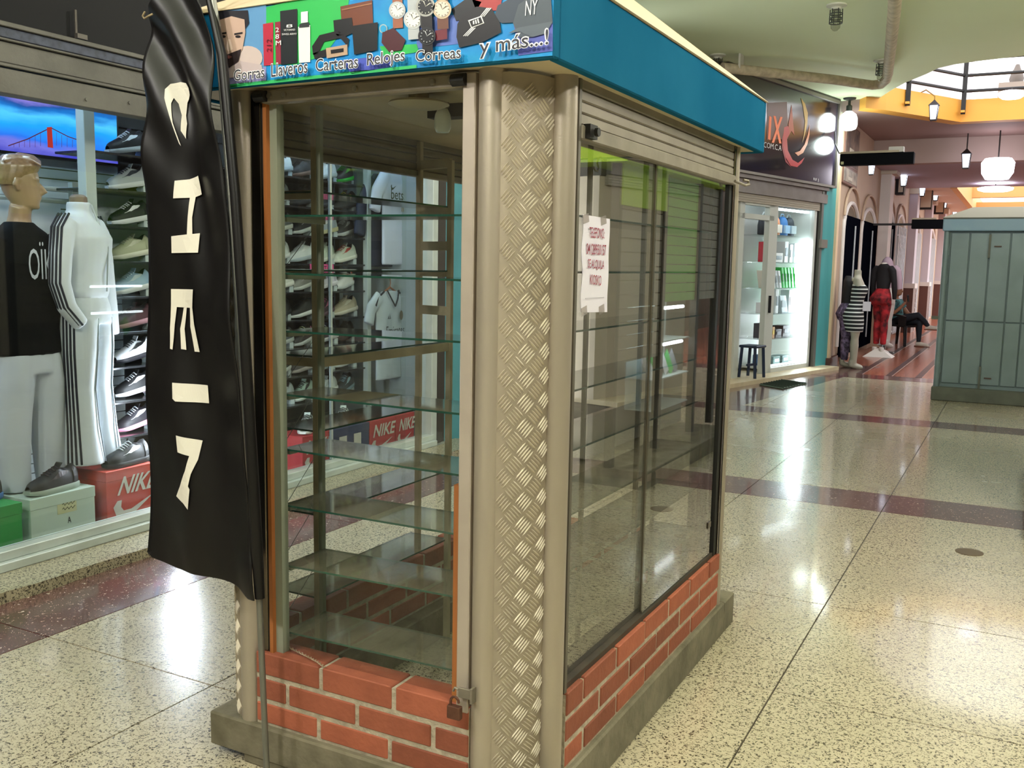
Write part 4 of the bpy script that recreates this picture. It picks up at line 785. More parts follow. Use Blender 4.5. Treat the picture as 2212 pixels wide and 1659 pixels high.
sflat('logo_gold', [(1730, 211), (1739, 224), (1745, 244), (1744, 268), (1739, 290), (1733, 309), (1737, 288), (1739, 262), (1736, 240), (1735, 232)], '#d8b25c', .1045)
sflat('logo_flame', [(1710, 225), (1713, 260), (1716, 292), (1709, 282), (1706, 290), (1703, 270)], '#b8552f', .1038)
sflat('letter_glow', [(1658, 222), (1700, 220), (1702, 300), (1656, 302)], '#5c2f20', .1032)
for nm, s_, x0, x1 in (('letter', 'M', 1618, 1640), ('letter', 'I', 1659, 1664), ('letter', 'X', 1667, 1688)):
    a = sp(x0, 300 if s_ != 'X' else 308, .106); lettering(nm, s_, M('sign_orange', '#d9672c', .4, emit=.25, ecol='#d9672c'), SG_, a, sp(x1, 303 if s_ != 'X' else 310, .106)-a, sp(x0+3, 250, .106)-a, .03)
a = sp(1634, 315, .106); lettering('word', 'IAL.COM.C.A', M('sign_white', '#dcdcdc', .4), SG_, a, sp(1688, 326, .106)-a, Z*.075)
a = sp(1757, 391, .106); lettering('word', 'RIF J', M('sign_white', '#dcdcdc', .4), SG_, a, sp(1768, 393.3, .106)-a, Z*.05)
HS = thing('shutter_housing', 'grey rolled shutter housing under the dark sign', 'shutter', S(1.8, .1, 2.6))
hm = M('housing_mauve', '#8b8480', .5, .3, nz=(4, .5, '#6f6864'))
for z0, z1, d in ((2.815, 2.865, .10), (2.76, 2.812, .06), (2.62, 2.757, .08)): sbox(.3, 6.1, -.1, d, z0, z1).build('housing_board', hm, HS)
for k in range(4): sbox(.5, 6.1, -.05, .05, 2.50+k*.03, 2.527+k*.03).build('shutter_slat', M('slat_cream', '#a39b8c', .5), HS)
sbox(.40, .47, -.05, .07, .055, 2.80).build('shutter_guide', M('guide_grey', '#7b7d7a', .5, .4), HS); sbox(.47, .55, -.08, .02, .055, 2.62).build('shutter_guide', M('lock_black', '#22201d', .5, .4), HS)
sbox(.28, .50, .06, .11, 1.93, 2.06).build('lock_plate', frm, HS)
# glazed front: display case, doorway
wf = M('front_white', '#c4c8c2', .45)
DC = thing('display_case', 'white framed glass display case lit by LED strips, full of gadgets', 'display case', S(1.25, -.2, .055))
for a in ((.55, .63, -.05, .03, .055, 2.58), (1.86, 1.98, -.06, .03, .055, 2.58), (.55, 1.98, -.05, .03, 2.50, 2.58), (.55, 1.98, -.05, .03, .055, .12), (.55, .60, -.62, -.05, .055, 2.58), (.55, 1.95, -.64, -.60, .055, 2.58)): sbox(*a).build('frame', wf, DC)
sbox(.63, 1.86, -.01, -.002, .12, 2.50).build('pane', glass('glass_shop'), DC)
LZ = [2.09, 1.69, 1.305, .925, .55]
for z in LZ: sbox(.6, 1.95, -.55, -.04, z-.012, z).build('shelf', glass('glass_case', dust=.015, dustcol='#c8d8d8'), DC)
sbox(.6, 1.9, -.58, -.04, .10, .13).build('shelf', wf, DC)
ledw = glow('led_case', '#eaf8ff', 9)
for nm, a in (('led_strip', (.64, .68, -.10, -.04, .2, 2.0)), ('led_strip', (.66, 1.85, -.10, -.05, 2.455, 2.485)), ('led_strip', (.70, 1.85, -.09, -.05, .125, .15))): sbox(*a).build(nm, ledw if a[1] > 1 else glow('led_case_side', '#eaf8ff', 36), DC)
DW = thing('shop_doorway', 'white aluminium doorway with a glass door beside the lit display case', 'door', S(2.45, 0, .055))
for a in ((1.98, 2.12, -.05, .03, .055, 2.5), (1.98, 3.0, -.05, .03, 2.28, 2.35), (1.98, 3.0, -.05, .03, 2.47, 2.5), (2.86, 3.0, -.05, .03, .055, 2.5), (2.62, 2.70, -.9, -.82, .055, 2.3)): sbox(*a).build('frame', wf, DW)
sbox(2.0, 2.9, -.02, -.012, 2.35, 2.47).build('transom_pane', glass('glass_shop'), DW)
fn = sbox(2.45, 2.72, -.30, -.20, 2.33, 2.47); fn.build('air_vent', M('vent_teal', '#6f8f92', .4), DW)
a = sp(1658, 648, .05); sbox(2.0, 2.03, .03, .06, .95, 1.2).build('door_handle', M('handle_black', '#26262a', .4, .5), DW)
ST2 = thing('shelving', 'pale shelving with bags and boxes seen through the shop doorway', 'shelving', S(2.4, -.7, .055))
for z in (2.0, 1.52, 1.08, .72, .45): sbox(1.98, 2.75, -1.1, -.66, z-.02, z).build('shelf', M('shelf_dark', '#1c1d20', .25, coat=.4), ST2)
sbox(1.96, 2.8, -1.14, -1.1, .055, 2.4).build('back_panel', M('shop_white2', '#c6d2d6', .6, emit=.0), ST2)
t = thing('led_batten', 'cool LED batten on the ceiling of the electronics shop', 'lamp', S(2.3, -.5, 2.6)); sbox(1.8, 2.8, -.42, -.36, 2.56, 2.6).build('lamp_tube', glow('led_case', '#eaf8ff', 26), t)  # assumed shop lamp, out of view
rr = random.Random(11); GI = ['top', 'second', 'third', 'fourth', 'fifth', 'bottom']
def item(label, cat, name, parts): 
    t = thing(name, label, cat, parts[0][3] if len(parts[0]) > 3 else (0, 0, 0), group='goods in the electronics shop')
    for nm, mb, m, *_ in parts: mb.build(nm, m, t, bevel=.004, smooth=True)
def cbox(label, u, n, z, w, d, h, col, lean=0, acc=None, name='gadget_box'):
    c = S(u, n, z+h/2); mb = MB().obox(c, U*(w/2), N*(d/2)+Z*0, Z*(h/2)+U*lean); pts = [('carton', mb, M('good_'+col.strip('#'), col, .5), S(u, n, z))]
    if acc: pts.append(('label_patch', MB().obox(c+N*(d/2+.003)+U*lean*.2, U*(w*.34), N*.002, Z*(h*.2)+U*lean*.2), M('good_'+acc.strip('#'), acc, .5)))
    item(label, 'box', name, pts)
def bag(label, u, n, z, w, h, col, acc):
    mb = MB(); mb.loft([[S(u+math.cos(a)*w/2*f, n+math.sin(a)*w*.32*f, z+h*q) for a in [2*math.pi*j/12 for j in range(12)]] for q, f in ((0, .8), (.05, 1), (.5, 1.02), (.8, .85), (.95, .55), (1, .2))])
    st = MB().tube([S(u-w*.25, n+.0, z+h*.9), S(u-w*.15, n, z+h*1.12), S(u+w*.15, n, z+h*1.12), S(u+w*.25, n, z+h*.9)], .008, 6)
    pk = MB().obox(S(u, n+w*.32, z+h*.35), U*(w*.3), N*.02, Z*(h*.2)); item(label, 'bag', 'backpack', [('bag_body', mb, M('good_'+col.strip('#'), col, .6), S(u, n, z)), ('handle', st, M('good_'+acc.strip('#'), acc, .6)), ('pocket', pk, M('good_'+acc.strip('#'), acc, .6))])
for i, (u, c, a, lb) in enumerate(((1.68, '#23262b', '#d7dcdc', 'black and white'), (1.36, '#d08a5c', '#eee7da', 'orange and white'), (1.1, '#2f6fae', '#9fc6e6', 'blue'), (.88, '#24313a', '#b9cbd0', 'dark slate'))): bag(f'small {lb} round backpack on the top shelf of the display case', u, -.28, LZ[0], .26, .30, c, a)
for u, c, w, h, lb in ((1.62, '#b8323c', .22, .30, 'red'), (1.36, '#e3e6e6', .26, .14, 'white low'), (1.12, '#d6dde0', .12, .32, 'white tall'), (.95, '#cfd6da', .1, .28, 'pale grey'), (.80, '#dfe6e8', .1, .3, 'white slim')): cbox(f'{lb} gadget box on the second shelf of the display case', u, -.25, LZ[1], w, .16, h, c, acc='#8c9aa2')
for i in range(10):
    u = 1.75-i*.105; c = ('#e9e4d6', '#d9dfe2', '#e6ebec', '#c9d2d6', '#e2e6e8', '#2fb84c', '#38c455', '#2aa847', '#3fcf5f', '#36b850')[i]
    cbox(f'{"green" if i > 4 else "white"} slim phone case box on the third shelf, {["first", "second", "third", "fourth", "fifth"][i % 5]} {"green one" if i > 4 else "white one"} from the left', u, -.22, LZ[2], .07, .14, .26 if i < 5 else .31, c, lean=.045, acc='#f0a030' if i == 0 else ('#1c7a34' if i > 4 else '#9aa4aa'))
for u, c, w, h, lb in ((1.62, '#e6e9ea', .26, .16, 'white low'), (1.63, '#b8303c', .0, .0, ''), (1.36, '#dde3e6', .1, .36, 'white tall'), (1.12, '#aebcc4', .2, .26, 'silver leaning'), (.86, '#d6dee2', .2, .34, 'white framed')):
    if w: cbox(f'{lb} box on the fourth shelf of the display case', u, -.24, LZ[3], w, .15, h, c, lean=.05 if 'lean' in lb else 0, acc='#b8303c' if 'low' in lb else '#7f8b92')
for u, c, w, h, lb in ((1.66, '#3c3a40', .2, .22, 'black speaker'), (1.46, '#c99a5c', .09, .16, 'tan'), (1.28, '#24262a', .2, .12, 'black keyboard'), (1.02, '#1c1d21', .24, .17, 'black wide')): cbox(f'{lb} box on the fifth shelf of the display case', u, -.24, LZ[4], w, .18, h, c, acc='#e2c34c' if 'tan' in lb else '#5a5d63')
for u, c, w, h, lb in ((1.6, '#3d5f86', .24, .16, 'blue striped'), (1.28, '#5c7a76', .22, .12, 'grey green'), (.98, '#4f6b6a', .22, .12, 'dark green')): cbox(f'{lb} box on the bottom of the display case', u, -.25, .13, w, .18, h, c, acc='#c9d3d6')
bag('dark brown backpack on the top shelf behind the doorway', 2.32, -.85, 2.0-.0, .24, .26, '#3a2a30', '#1d1a1f'); bag('dark navy backpack on the top shelf behind the doorway', 2.08, -.85, 2.0, .2, .26, '#26304a', '#141824'); bag('black backpack on the second shelf behind the doorway', 2.12, -.85, 1.52, .22, .36, '#1d2126', '#33383f')
for i, (u, c, w, h) in enumerate(((2.55, '#e8e6e0', .1, .3), (2.45, '#3a4668', .09, .26), (2.34, '#d8b23c', .09, .28), (2.24, '#5b646c', .07, .24), (2.14, '#e2e4e2', .07, .26))): cbox(f'{["white tall", "navy", "yellow", "grey", "white narrow"][i]} box on the third shelf behind the doorway', u, -.82, 1.08, w, .14, h, c, acc='#c9923c')
for i, (u, c, w, h) in enumerate(((2.5, '#a8212c', .14, .34), (2.28, '#c8323c', .2, .3))): cbox(f'{["dark red tall", "red and white"][i]} box on the fourth shelf behind the doorway', u, -.82, .72, w, .16, h, c, acc='#f0e6e0')
cbox('blue patterned box on the lowest shelf behind the doorway', 2.35, -.82, .45, .34, .2, .24, '#2456a0', acc='#a9cdf0')
# stool in the doorway
stc = M('plastic_navy', '#1c2a44', .4); T = thing('plastic_stool', 'dark navy plastic stool standing in the shop doorway', 'stool', S(2.62, .1, .055))
sbox(2.47, 2.77, -.02, .26, .48, .515).build('seat', stc, T, bevel=.012)
for du in (2.50, 2.74):
    for dn in (.02, .22): MB().tube([S(du+(du-2.62)*.12, dn+(dn-.12)*.25, .055), S(du, dn, .49)], .022, 6).build('leg', stc, T)
sbox(2.49, 2.75, .10, .13, .22, .25).build('stretcher', stc, T)
# mat in front of the step
ga = [onz(x, y, .004) for x, y in ((1640, 832), (1690, 822), (1743, 829), (1690, 841))]; gr = thing('floor_grate', 'green slatted drain mat on the floor before the electronics shop', 'mat', ga[0])
MB().prism(ga, (0, 0, .012)).build('mat_base', M('mat_green', '#4f6353', .7), gr)
for k in range(9): p, q = ga[0].lerp(ga[1], (k+.5)/9), ga[3].lerp(ga[2], (k+.5)/9); MB().tube([p+Z*.016, q+Z*.016], .008, 4).build('mat_slat', M('mat_dark', '#2f3d34', .7), gr)
# ================================================================== CEILING FITTINGS
def cage_lamp(label, x, y, lit=0, z=ZC, stem=.05):
    t = thing('cage_lamp', label, 'lamp', (x, y, z)); dkm = M('cage_dark', '#3f4440', .5, .5)
    MB().lathe([(.10, 0), (.10, -.015), (.055, -.03), (.045, -.05)], (x, y, z), 18).build('lamp_base', M('lamp_base', '#c8c8b8', .6), t, smooth=True)
    MB().lathe([(.035, -.05), (.045, -.10), (.05, -.19), (.045, -.23), (.02, -.255), (0, -.26)], (x, y, z), 18).build('lamp_globe', glow('bulb_on', '#fff3dd', 14) if lit else glass('lamp_clear', tint=(.85, .87, .83, 1), dust=.15), t, smooth='all')
    for k in range(3): MB().tube([(x+.062*math.cos(R(a)), y+.062*math.sin(R(a)), z-.09-k*.045) for a in range(0, 361, 24)], .006, 5, cap=False).build('cage_ring', dkm, t)
    for a in range(0, 360, 60): MB().tube([(x+.06*math.cos(R(a)), y+.06*math.sin(R(a)), z-.045), (x+.062*math.cos(R(a)), y+.062*math.sin(R(a)), z-.185)], .005, 5).build('cage_bar', dkm, t)
    if lit:
        ld = bpy.data.lights.new('lamp_light', 'POINT'); ld.energy = lit; ld.color = (1.0, .955, .91); ld.shadow_soft_size = .12  # fill light, only in the added out-of-view lamps
        lo = bpy.data.objects.new('lamp_light', ld); COL.objects.link(lo); lo.location = (x, y, z-.40); lo.parent = t; lo.matrix_parent_inverse = wm(t).inverted()
    return t
cage_lamp('unlit caged lamp on the ceiling near the top edge', -1.87, 10.4); cage_lamp('unlit caged lamp on the ceiling behind the bent pipe', -1.80, 13.3); cage_lamp('dark caged lamp on the ceiling close to the kiosk roof', -3.6, 12.2)
FILL = 145  # power of the unseen lit lamps, added to light kiosk front and floor
for i, (x, y) in enumerate(((-1.3, -1.6), (1.9, .9), (-3.2, -.6), (.9, 4.4), (2.6, 8.2), (-3.0, 5.6))): cage_lamp(['lit caged lamp on the ceiling behind the viewer', 'lit caged lamp on the ceiling right of the viewer', 'lit caged lamp on the ceiling before the shoe shop', 'lit caged lamp on the ceiling over the open floor', 'lit caged lamp on the ceiling over the second kiosk', 'lit caged lamp on the ceiling between kiosk and shoe shop'][i], x, y, FILL*(1.5, 1.2, 1., .9, .9, .45)[i])
PP = thing('ceiling_pipe', 'bent cream drain pipe hung under the ceiling', 'pipe', (-1.9, 15, 4.05)); zp = 4.06
def pz(px, py): return onz(px, py, zp)
c0, c1 = pz(1915, 178), pz(1930, 40)
pts = [pz(1560, 146), pz(1700, 161), pz(1800, 172), pz(1862, 181)]+[pz(x, y) for x, y in ((1885, 184), (1903, 182), (1914, 172), (1918, 158))]+[pz(1924, 100), pz(1932, 20), pz(1936, -40)]
MB().tube(pts, .062, 14).build('pipe_run', M('pipe_cream', '#c9bba0', .7, nz=(12, .7, '#9a8d76'), bump=(40, .3)), PP, smooth=True)
for p in (pz(1600, 150), pz(1919, 132)): MB().obox(p+Z*.09, (.012, 0, 0), (0, .08, 0), (0, 0, .09)).build('pipe_clip', M('clip_white', '#c9c6bc', .6), PP)
# bare lit bulb by the teal column
bx_, by_ = -2.60, 16.0; B = thing('hanging_bulb', 'large lit white bulb hanging beside the teal column', 'lamp', (bx_, by_, ZC))
MB().lathe([(.1, 0), (.09, -.02), (.02, -.04), (.02, -.10), (.045, -.12), (.045, -.20)], (bx_, by_, ZC), 16).build('lamp_holder', M('cage_dark', '#3f4440', .5, .5), B, smooth=True)
MB().lathe([(.045, -.20), (.11, -.25), (.135, -.32), (.135, -.42), (.115, -.47), (.06, -.49), (0, -.49)], (bx_, by_, ZC), 20).build('lamp_globe', glow('bulb_white', '#f4fff8', 6), B, smooth='all')
ld = bpy.data.lights.new('bulb_light', 'POINT'); ld.energy = 22; ld.color = (.85, 1, .95); ld.shadow_soft_size = .14; lo = bpy.data.objects.new('bulb_light', ld); COL.objects.link(lo); lo.location = (bx_, by_, ZC-.7); lo.parent = B; lo.matrix_parent_inverse = wm(B).inverted()
# ================================================================== TEAL LOCKED KIOSK (right edge)
TK = thing('locked_kiosk', 'closed grey-teal metal kiosk with padlocked doors at the right edge', 'kiosk', (-.3, 13.8, 0))
tk = M('kiosk_teal', '#7a8b8e', .5, .2, nz=(3, .6, '#69797b'), bump=(8, .15)); tkd = M('kiosk_base', '#63665c', .7, nz=(6, .6, '#4a4d45')); TY = 13.05
tx0, tx1 = -.93, .45
MB().box(tx0, tx1, TY-.05, 14.6, 0, .17).build('plinth', tkd, TK, bevel=.01); MB().box(tx0+.07, tx1-.07, TY+.05, 14.5, .17, 2.09).build('body', tk, TK)
MB().box(tx0-.0, tx1, TY-.05, 14.6, 2.09, 2.24).build('fascia', M('kiosk_fascia', '#7f9db4', .5, nz=(3, .4, '#93aab5')), TK, bevel=.01); MB().box(tx0, tx1, TY-.05, 14.6, 2.235, 2.25).build('fascia_lip', tkd, TK)
rf = MB(); rf.add([(tx0-.01, TY-.06, 2.25), (tx1+.01, TY-.06, 2.25), (tx1+.01, 14.61, 2.25), (tx0-.01, 14.61, 2.25), (tx0+.3, TY+.4, 2.40), (tx1-.3, TY+.4, 2.40), (tx1-.3, 14.2, 2.40), (tx0+.3, 14.2, 2.40)], [(0, 1, 5, 4), (1, 2, 6, 5), (2, 3, 7, 6), (3, 0, 4, 7), (4, 5, 6, 7), (3, 2, 1, 0)]); rf.build('hip_roof', M('roof_grey', '#a9a596', .7), TK)
for x in (tx0+.05, tx1-.05): MB().lathe([(.035, .17), (.035, 2.09)], (x, TY+.02, 0), 12).build('corner_pipe', tk, TK, smooth=True)
pan = [-.835, -.62, -.40, -.175, -.0, .37]
for a, c in zip(pan, pan[1:]):
    for z0, z1 in ((.22, .99), (1.0, 2.07)): MB().box(a+.006, c-.006, TY+.025, TY+.055, z0, z1).build('door_panel', tk, TK, bevel=.006)
for x, z in ((-.40, 1.93), (-.40, .33)): MB().box(x-.012, x+.012, TY+.0, TY+.025, z-.16, z+.12).build('bolt', tkd, TK); MB().box(x+.05, x+.13, TY+.01, TY+.025, z-.03, z-.015).build('latch', M('rust_dark', '#4e3d33', .7), TK)
MB().box(tx0-.06, tx0+.08, TY-.0, TY+.03, 1.005, 1.045).build('hasp', tkd, TK); MB().box(tx1-.13, tx1-.05, TY-.02, TY+.03, .95, 1.12).build('hasp', tkd, TK)
for z in (.4, .75, 1.15, 1.5, 1.85): MB().tube([(-.85, TY+.02, z-.05), (-.85, TY+.02, z+.05)], .012, 8).build('hinge', tk, TK)
# ================================================================== SECOND KIOSK just right of the frame (seen mirrored in the panes)
QK = thing('display_kiosk', 'green slatted display kiosk with lit shelves just past the right frame edge', 'kiosk', (1.0, 7.6, 0)); gn = M('slat_green', '#6fae3c', .5, nz=(3, .4, '#5a9a34')); dm = M('post_dark', '#2c2b2a', .5, .3)
q0, q1, r0, r1 = .33, 1.55, 6.30, 8.75
MB().box(.115, q1, 6.42, r1, 0, .13).build('footing', conc, QK); MB().box(q0+.25, q1-.02, r0+.2, r1-.1, .16, 2.3).build('core', M('core_grey', '#8b867c', .7), QK)
for y in (r0+.03, 7.22, 8.12, r1-.03):
    for x in (q0, q1-.05): MB().box(x-.03, x+.03, y-.03, y+.03, .16, 2.3).build('post', dm, QK)
for k in range(13): MB().box(q0-.01, q0+.015, 7.26, 8.08, 1.32+k*.075, 1.32+k*.075+.068).build('slat', gn, QK)
for k in range(13): MB().box(q0-.01, q0+.015, 8.15, 8.7, 1.32+k*.075, 1.32+k*.075+.068).build('slat', M('slat_grey', '#8f8a80', .5), QK)
for k in range(12): MB().box(q0-.01, q0+.015, 6.36, 7.18, .9+k*.1, .9+k*.1+.09).build('slat', M('slat_grey', '#8f8a80', .5), QK)
MB().box(q0-.04, q0+.01, 6.34, 7.2, 2.02, 2.3).build('lime_board', M('lime_board', '#a9cf2c', .5), QK); MB().box(q0-.12, q1+.1, r0-.1, r1+.1, 2.3, 2.5).build('fascia', M('lime_board', '#a9cf2c', .5), QK)
for z in (1.26, .96): MB().tube([(q0+.08, 7.3, z), (q0+.08, 8.05, z)], .014, 8).build('led_tube', glow('led_q', '#f2fbff', 10), QK)
for z in (1.0, .7, .45): MB().box(q0+.02, q0+.25, 7.25, 8.1, z-.01, z).build('shelf', slatw, QK)
MB().box(q0+.245, q0+.25, 7.25, 8.1, .45, 1.3).build('case_back', slatw, QK)
for k in range(6): MB().obox((q0+.12, 7.36+k*.12, .79), (.01, .02, 0), (.0, .035, .03), (.03, 0, .08)).build('phone_case', M('pc%d' % k, ['#d9dde0', '#3c9a4c', '#2d3138', '#cfd4d6', '#53b765', '#8a8f96'][k], .4), QK)
# ================================================================== ARCADE AND CORRIDOR
AX = -2.75
peach = M('arcade_peach', '#bfa78f', .6, nz=(1, .5, '#ae9585')); wht = M('arcade_white', '#d9d2cf', .55); lil = M('arcade_lilac', '#c6bec9', .6)
ops = [(16.98, 18.45, 2.68), (18.95, 20.75, 2.70), (22.2, 23.7, 2.85), (24.2, 26.0, 2.85), (28, 30, 2.85), (32.5, 35, 2.85), (38, 41, 2.85)]
out = [(16.3, 0)]
for a, c, h in ops:
    r = (c-a)/2; m = (a+c)/2; rz = min(r*.55, .42)
    out += [(a, 0), (a, h-rz)]+[(m-r*math.cos(R(q)), h-rz+rz*math.sin(R(q))) for q in range(15, 180, 15)]+[(c, h-rz), (c, 0)]
out += [(60, 0), (60, 4.07), (16.3, 4.07)]
aw = struct(MB().prism([(AX, y, z) for y, z in out], (-.25, 0, 0)).build('wall_arcade', peach))
struct(MB().box(-4.6, -3.9, 16.4, 60, 0, 4.07).build('wall_arcade_inner', M('inner_dark', '#2a2832', .7)))
for i, (a, c, h) in enumerate(ops):
    r = (c-a)/2; m = (a+c)/2; rz = min(r*.55, .42)
    arc = [(AX+.02, a-.05, .3), (AX+.02, a-.05, h-rz)]+[(AX+.02, m-(r+.05)*math.cos(R(q)), h-rz+(rz+.06)*math.sin(R(q))) for q in range(15, 180, 15)]+[(AX+.02, c+.05, h-rz), (AX+.02, c+.05, .3)]
    MB().tube(arc, .035, 8).build('arch_moulding', wht, aw, smooth=True)
    hood = [(AX+.03, m-(r+.06)*math.cos(R(q)), h-rz+.22+(rz+.10)*math.sin(R(q))) for q in range(0, 181, 15)]; MB().tube(hood, .022, 8).build('arch_hood', peach, aw, smooth=True)
gb = M('gate_black', '#0b0d15', .6, spec=0.0); gw = M('gate_white', '#c3c6cc', .4, .2)
def gate(label, y0, y1, h, mat, X, nbar, solid):
    t = thing('folding_gate', label, 'gate', (X, (y0+y1)/2, 0), group='arcade gates')
    if solid:
        for k in range(nbar): a, c = y0+(y1-y0)*k/nbar, y0+(y1-y0)*(k+1)/nbar; MB().box(X-.02, X+.02, a+.012, c-.012, .12, h-.1).build('gate_leaf', mat, t, bevel=.006)
        MB().tube([(X+.04, (y0+y1)/2, .3), (X+.045, (y0+y1)/2, h-.25)], .014, 6).build('gate_rod', gw, t)
    else:
        for k in range(nbar): y = y0+(y1-y0)*(k+.5)/nbar; MB().box(X-.03, X+.03, y-.03, y+.03, .1, h-.12).build('gate_bar', mat, t)
    for z in (.14, 1.3, h-.35): MB().box(X-.025, X+.012, y0, y1, z, z+.04).build('gate_rail', mat, t)
gate('black folding gate behind the striped mannequin', 17.0, 18.43, 2.6, gb, AX+.05, 4, True); gate('black folding gate behind the red mannequin', 18.97, 20.73, 2.6, gb, AX+.05, 5, True); gate('dark gate edged with blue lights', 22.22, 23.68, 2.75, gb, AX+.05, 3, True); gate('white barred gate after the blue lit gate', 24.22, 25.98, 2.75, gw, AX+.06, 6, False)
for i, (a, c, h) in enumerate(ops[4:]): gate(['white barred gate behind the seated person', 'white barred gate midway down the arcade', 'white barred gate farthest down the arcade'][i], a+.02, c-.02, h-.1, gw, AX+.05, 10, False)
t = thing('light_string', 'blue LED string hung down the dark gate', 'lamp', (AX, 22.3, 0))
for k in range(26): MB().lathe([(0, -.018), (.02, 0), (0, .018)], (AX+.03, 22.32, 2.5-k*.075), 6, cap=False).build('led_dot', glow('blue_led', '#2f6bff', 6), t)
for i, y in enumerate((21.3, 26.9, 31.2, 36.4)):
    pl = struct(MB().box(AX-.02, AX+.2, y, y+.55, 1.25, 4.07).build('wall_pilaster', lil if i else wht)); MB().box(AX-.02, AX+.24, y-.03, y+.6, 0, 1.15).build('dado', M('dado_brown', '#5a342c', .5) if i else peach, pl); MB().box(AX-.02, AX+.27, y-.05, y+.62, 1.15, 1.27).build('moulding', wht, pl)
    if i:
        for k in range(9): MB().box(AX+.24, AX+.262, y+.62, y+.72, .02+k*.125, .02+k*.125+.1).build('quoin', wht, pl)
    MB().box(AX-.02, AX+.3, y-.08, y+.65, 3.55, 3.72).build('capital', M('capital', '#c9bfae', .6), pl)
struct(MB().box(-3.02, AX+.03, 16.24, 16.42, 0, 4.05).build('wall_corner', M('corner_cream', '#e6cdaa', .6, nz=(1.2, .6, '#e3bd96')))); MB().box(-3.0, AX+.06, 16.2, 16.9, 0, .16).build('baseboard', M('dado_brown', '#5a342c', .5), bpy.data.objects['wall_corner'])
# upper gallery
ZG0, ZG1 = 4.07, 4.43
yel = M('gallery_yellow', '#d99a3c', .6, nz=(1, .3, '#dea54c')); mauve = M('soffit_mauve', '#8d746e', .7)
pl_ = [(-2.35, 15.95), (-2.10, 16.28), (-1.13, 18.0), (6.0, 18.0)]
gp = [Vector((x, y, ZG0)) for x, y in pl_]; ins = [Vector((x-.15, y+.25, ZG0)) for x, y in pl_]
struct(MB().prism(gp+ins[::-1], (0, 0, ZG1-ZG0)).build('trim_gallery', yel))
struct(MB().prism([Vector((x-.1, y+.2, ZG0+.002)) for x, y in pl_]+[Vector((6, 20.2, ZG0+.002)), Vector((-3, 20.2, ZG0+.002)), Vector((-3, 16.3, ZG0+.002))], (0, 0, .25)).build('ceiling_gallery', mauve))
struct(MB().box(-2.75, 6, 20.0, 20.3, 3.62, 4.07).build('trim_beam', M('beam_mauve', '#a8938c', .7))); struct(MB().box(-2.75, 6, 20.3, 26, 3.62, 3.8).build('ceiling_corridor', M('soffit_lilac', '#aaa0ae', .7)))
struct(MB().box(-3.2, -1.7, 26, 60, 3.75, 3.95).build('ceiling_corridor_far', M('soffit_far', '#cdb9a6', .7))); struct(MB().box(-1.75, -1.6, 26, 60, 3.6, 4.2).build('trim_gallery_side', M('gallery_tan', '#dba766', .6)))
struct(MB().box(-1.7, 6, 33, 33.3, 3.85, 4.35).build('trim_gallery_far', M('gallery_tan', '#dba766', .6))); struct(MB().box(-3.2, 6.2, 60, 60.4, 0, 5.2).build('wall_far', M('far_orange', '#e0a873', .7)))
struct(MB().box(-1.7, 6, 36, 36.2, 3.0, 3.9).build('wall_far_board', M('far_board', '#d99a5c', .7)))
# upper storey seen over the slab edge
struct(MB().box(-6.5, -1.2, 21.6, 21.9, 4.43, 9.5).build('wall_upper', M('upper_lilac', '#c3bccb', .6))); struct(MB().box(-1.55, -1.25, 21.3, 21.6, 4.43, 9.5).build('wall_upper_pier', M('upper_white', '#dedbe2', .6))); struct(MB().box(-6.5, 6, 18.3, 21.6, 4.40, 4.43).build('floor_upper', M('upper_floor', '#9c918c', .6)))
RL = thing('gallery_railing', 'black railing with two posts above the yellow gallery edge', 'railing', (-1.2, 17.9, 4.2)); bk = M('rail_black', '#201e20', .5, .4)
for (x, y) in ((-1.83, 16.72), (-1.10, 17.93), (1.6, 17.95), (4, 17.95)):
    MB().box(x-.035, x+.035, y-.06, y-.02, 4.18, 5.35).build('post', bk, RL); MB().box(x-.03, x+.03, y-.12, y, 4.2, 4.235).build('post_foot', yel, RL)
for z in (4.55, 4.80, 5.06, 5.3): MB().tube([(-2.05, 16.3, z), (-1.10, 17.9, z), (6, 17.92, z)], .026, 6).build('rail', bk, RL)
st = thing('upper_box', 'grey box with a small ornament on the upper gallery', 'box', (-.4, 18.5, 4.43)); MB().box(-.62, -.10, 18.35, 18.7, 4.43, 4.73).build('cabinet', M('box_greige', '#a09690', .6), st); MB().lathe([(.0, 0), (.1, 0), (.115, .07), (.09, .16), (.05, .24), (.03, .3), (0, .31)], (-.36, 18.5, 4.73), 12).build('ornament', M('ornament', '#6e6560', .7), st, smooth=True)
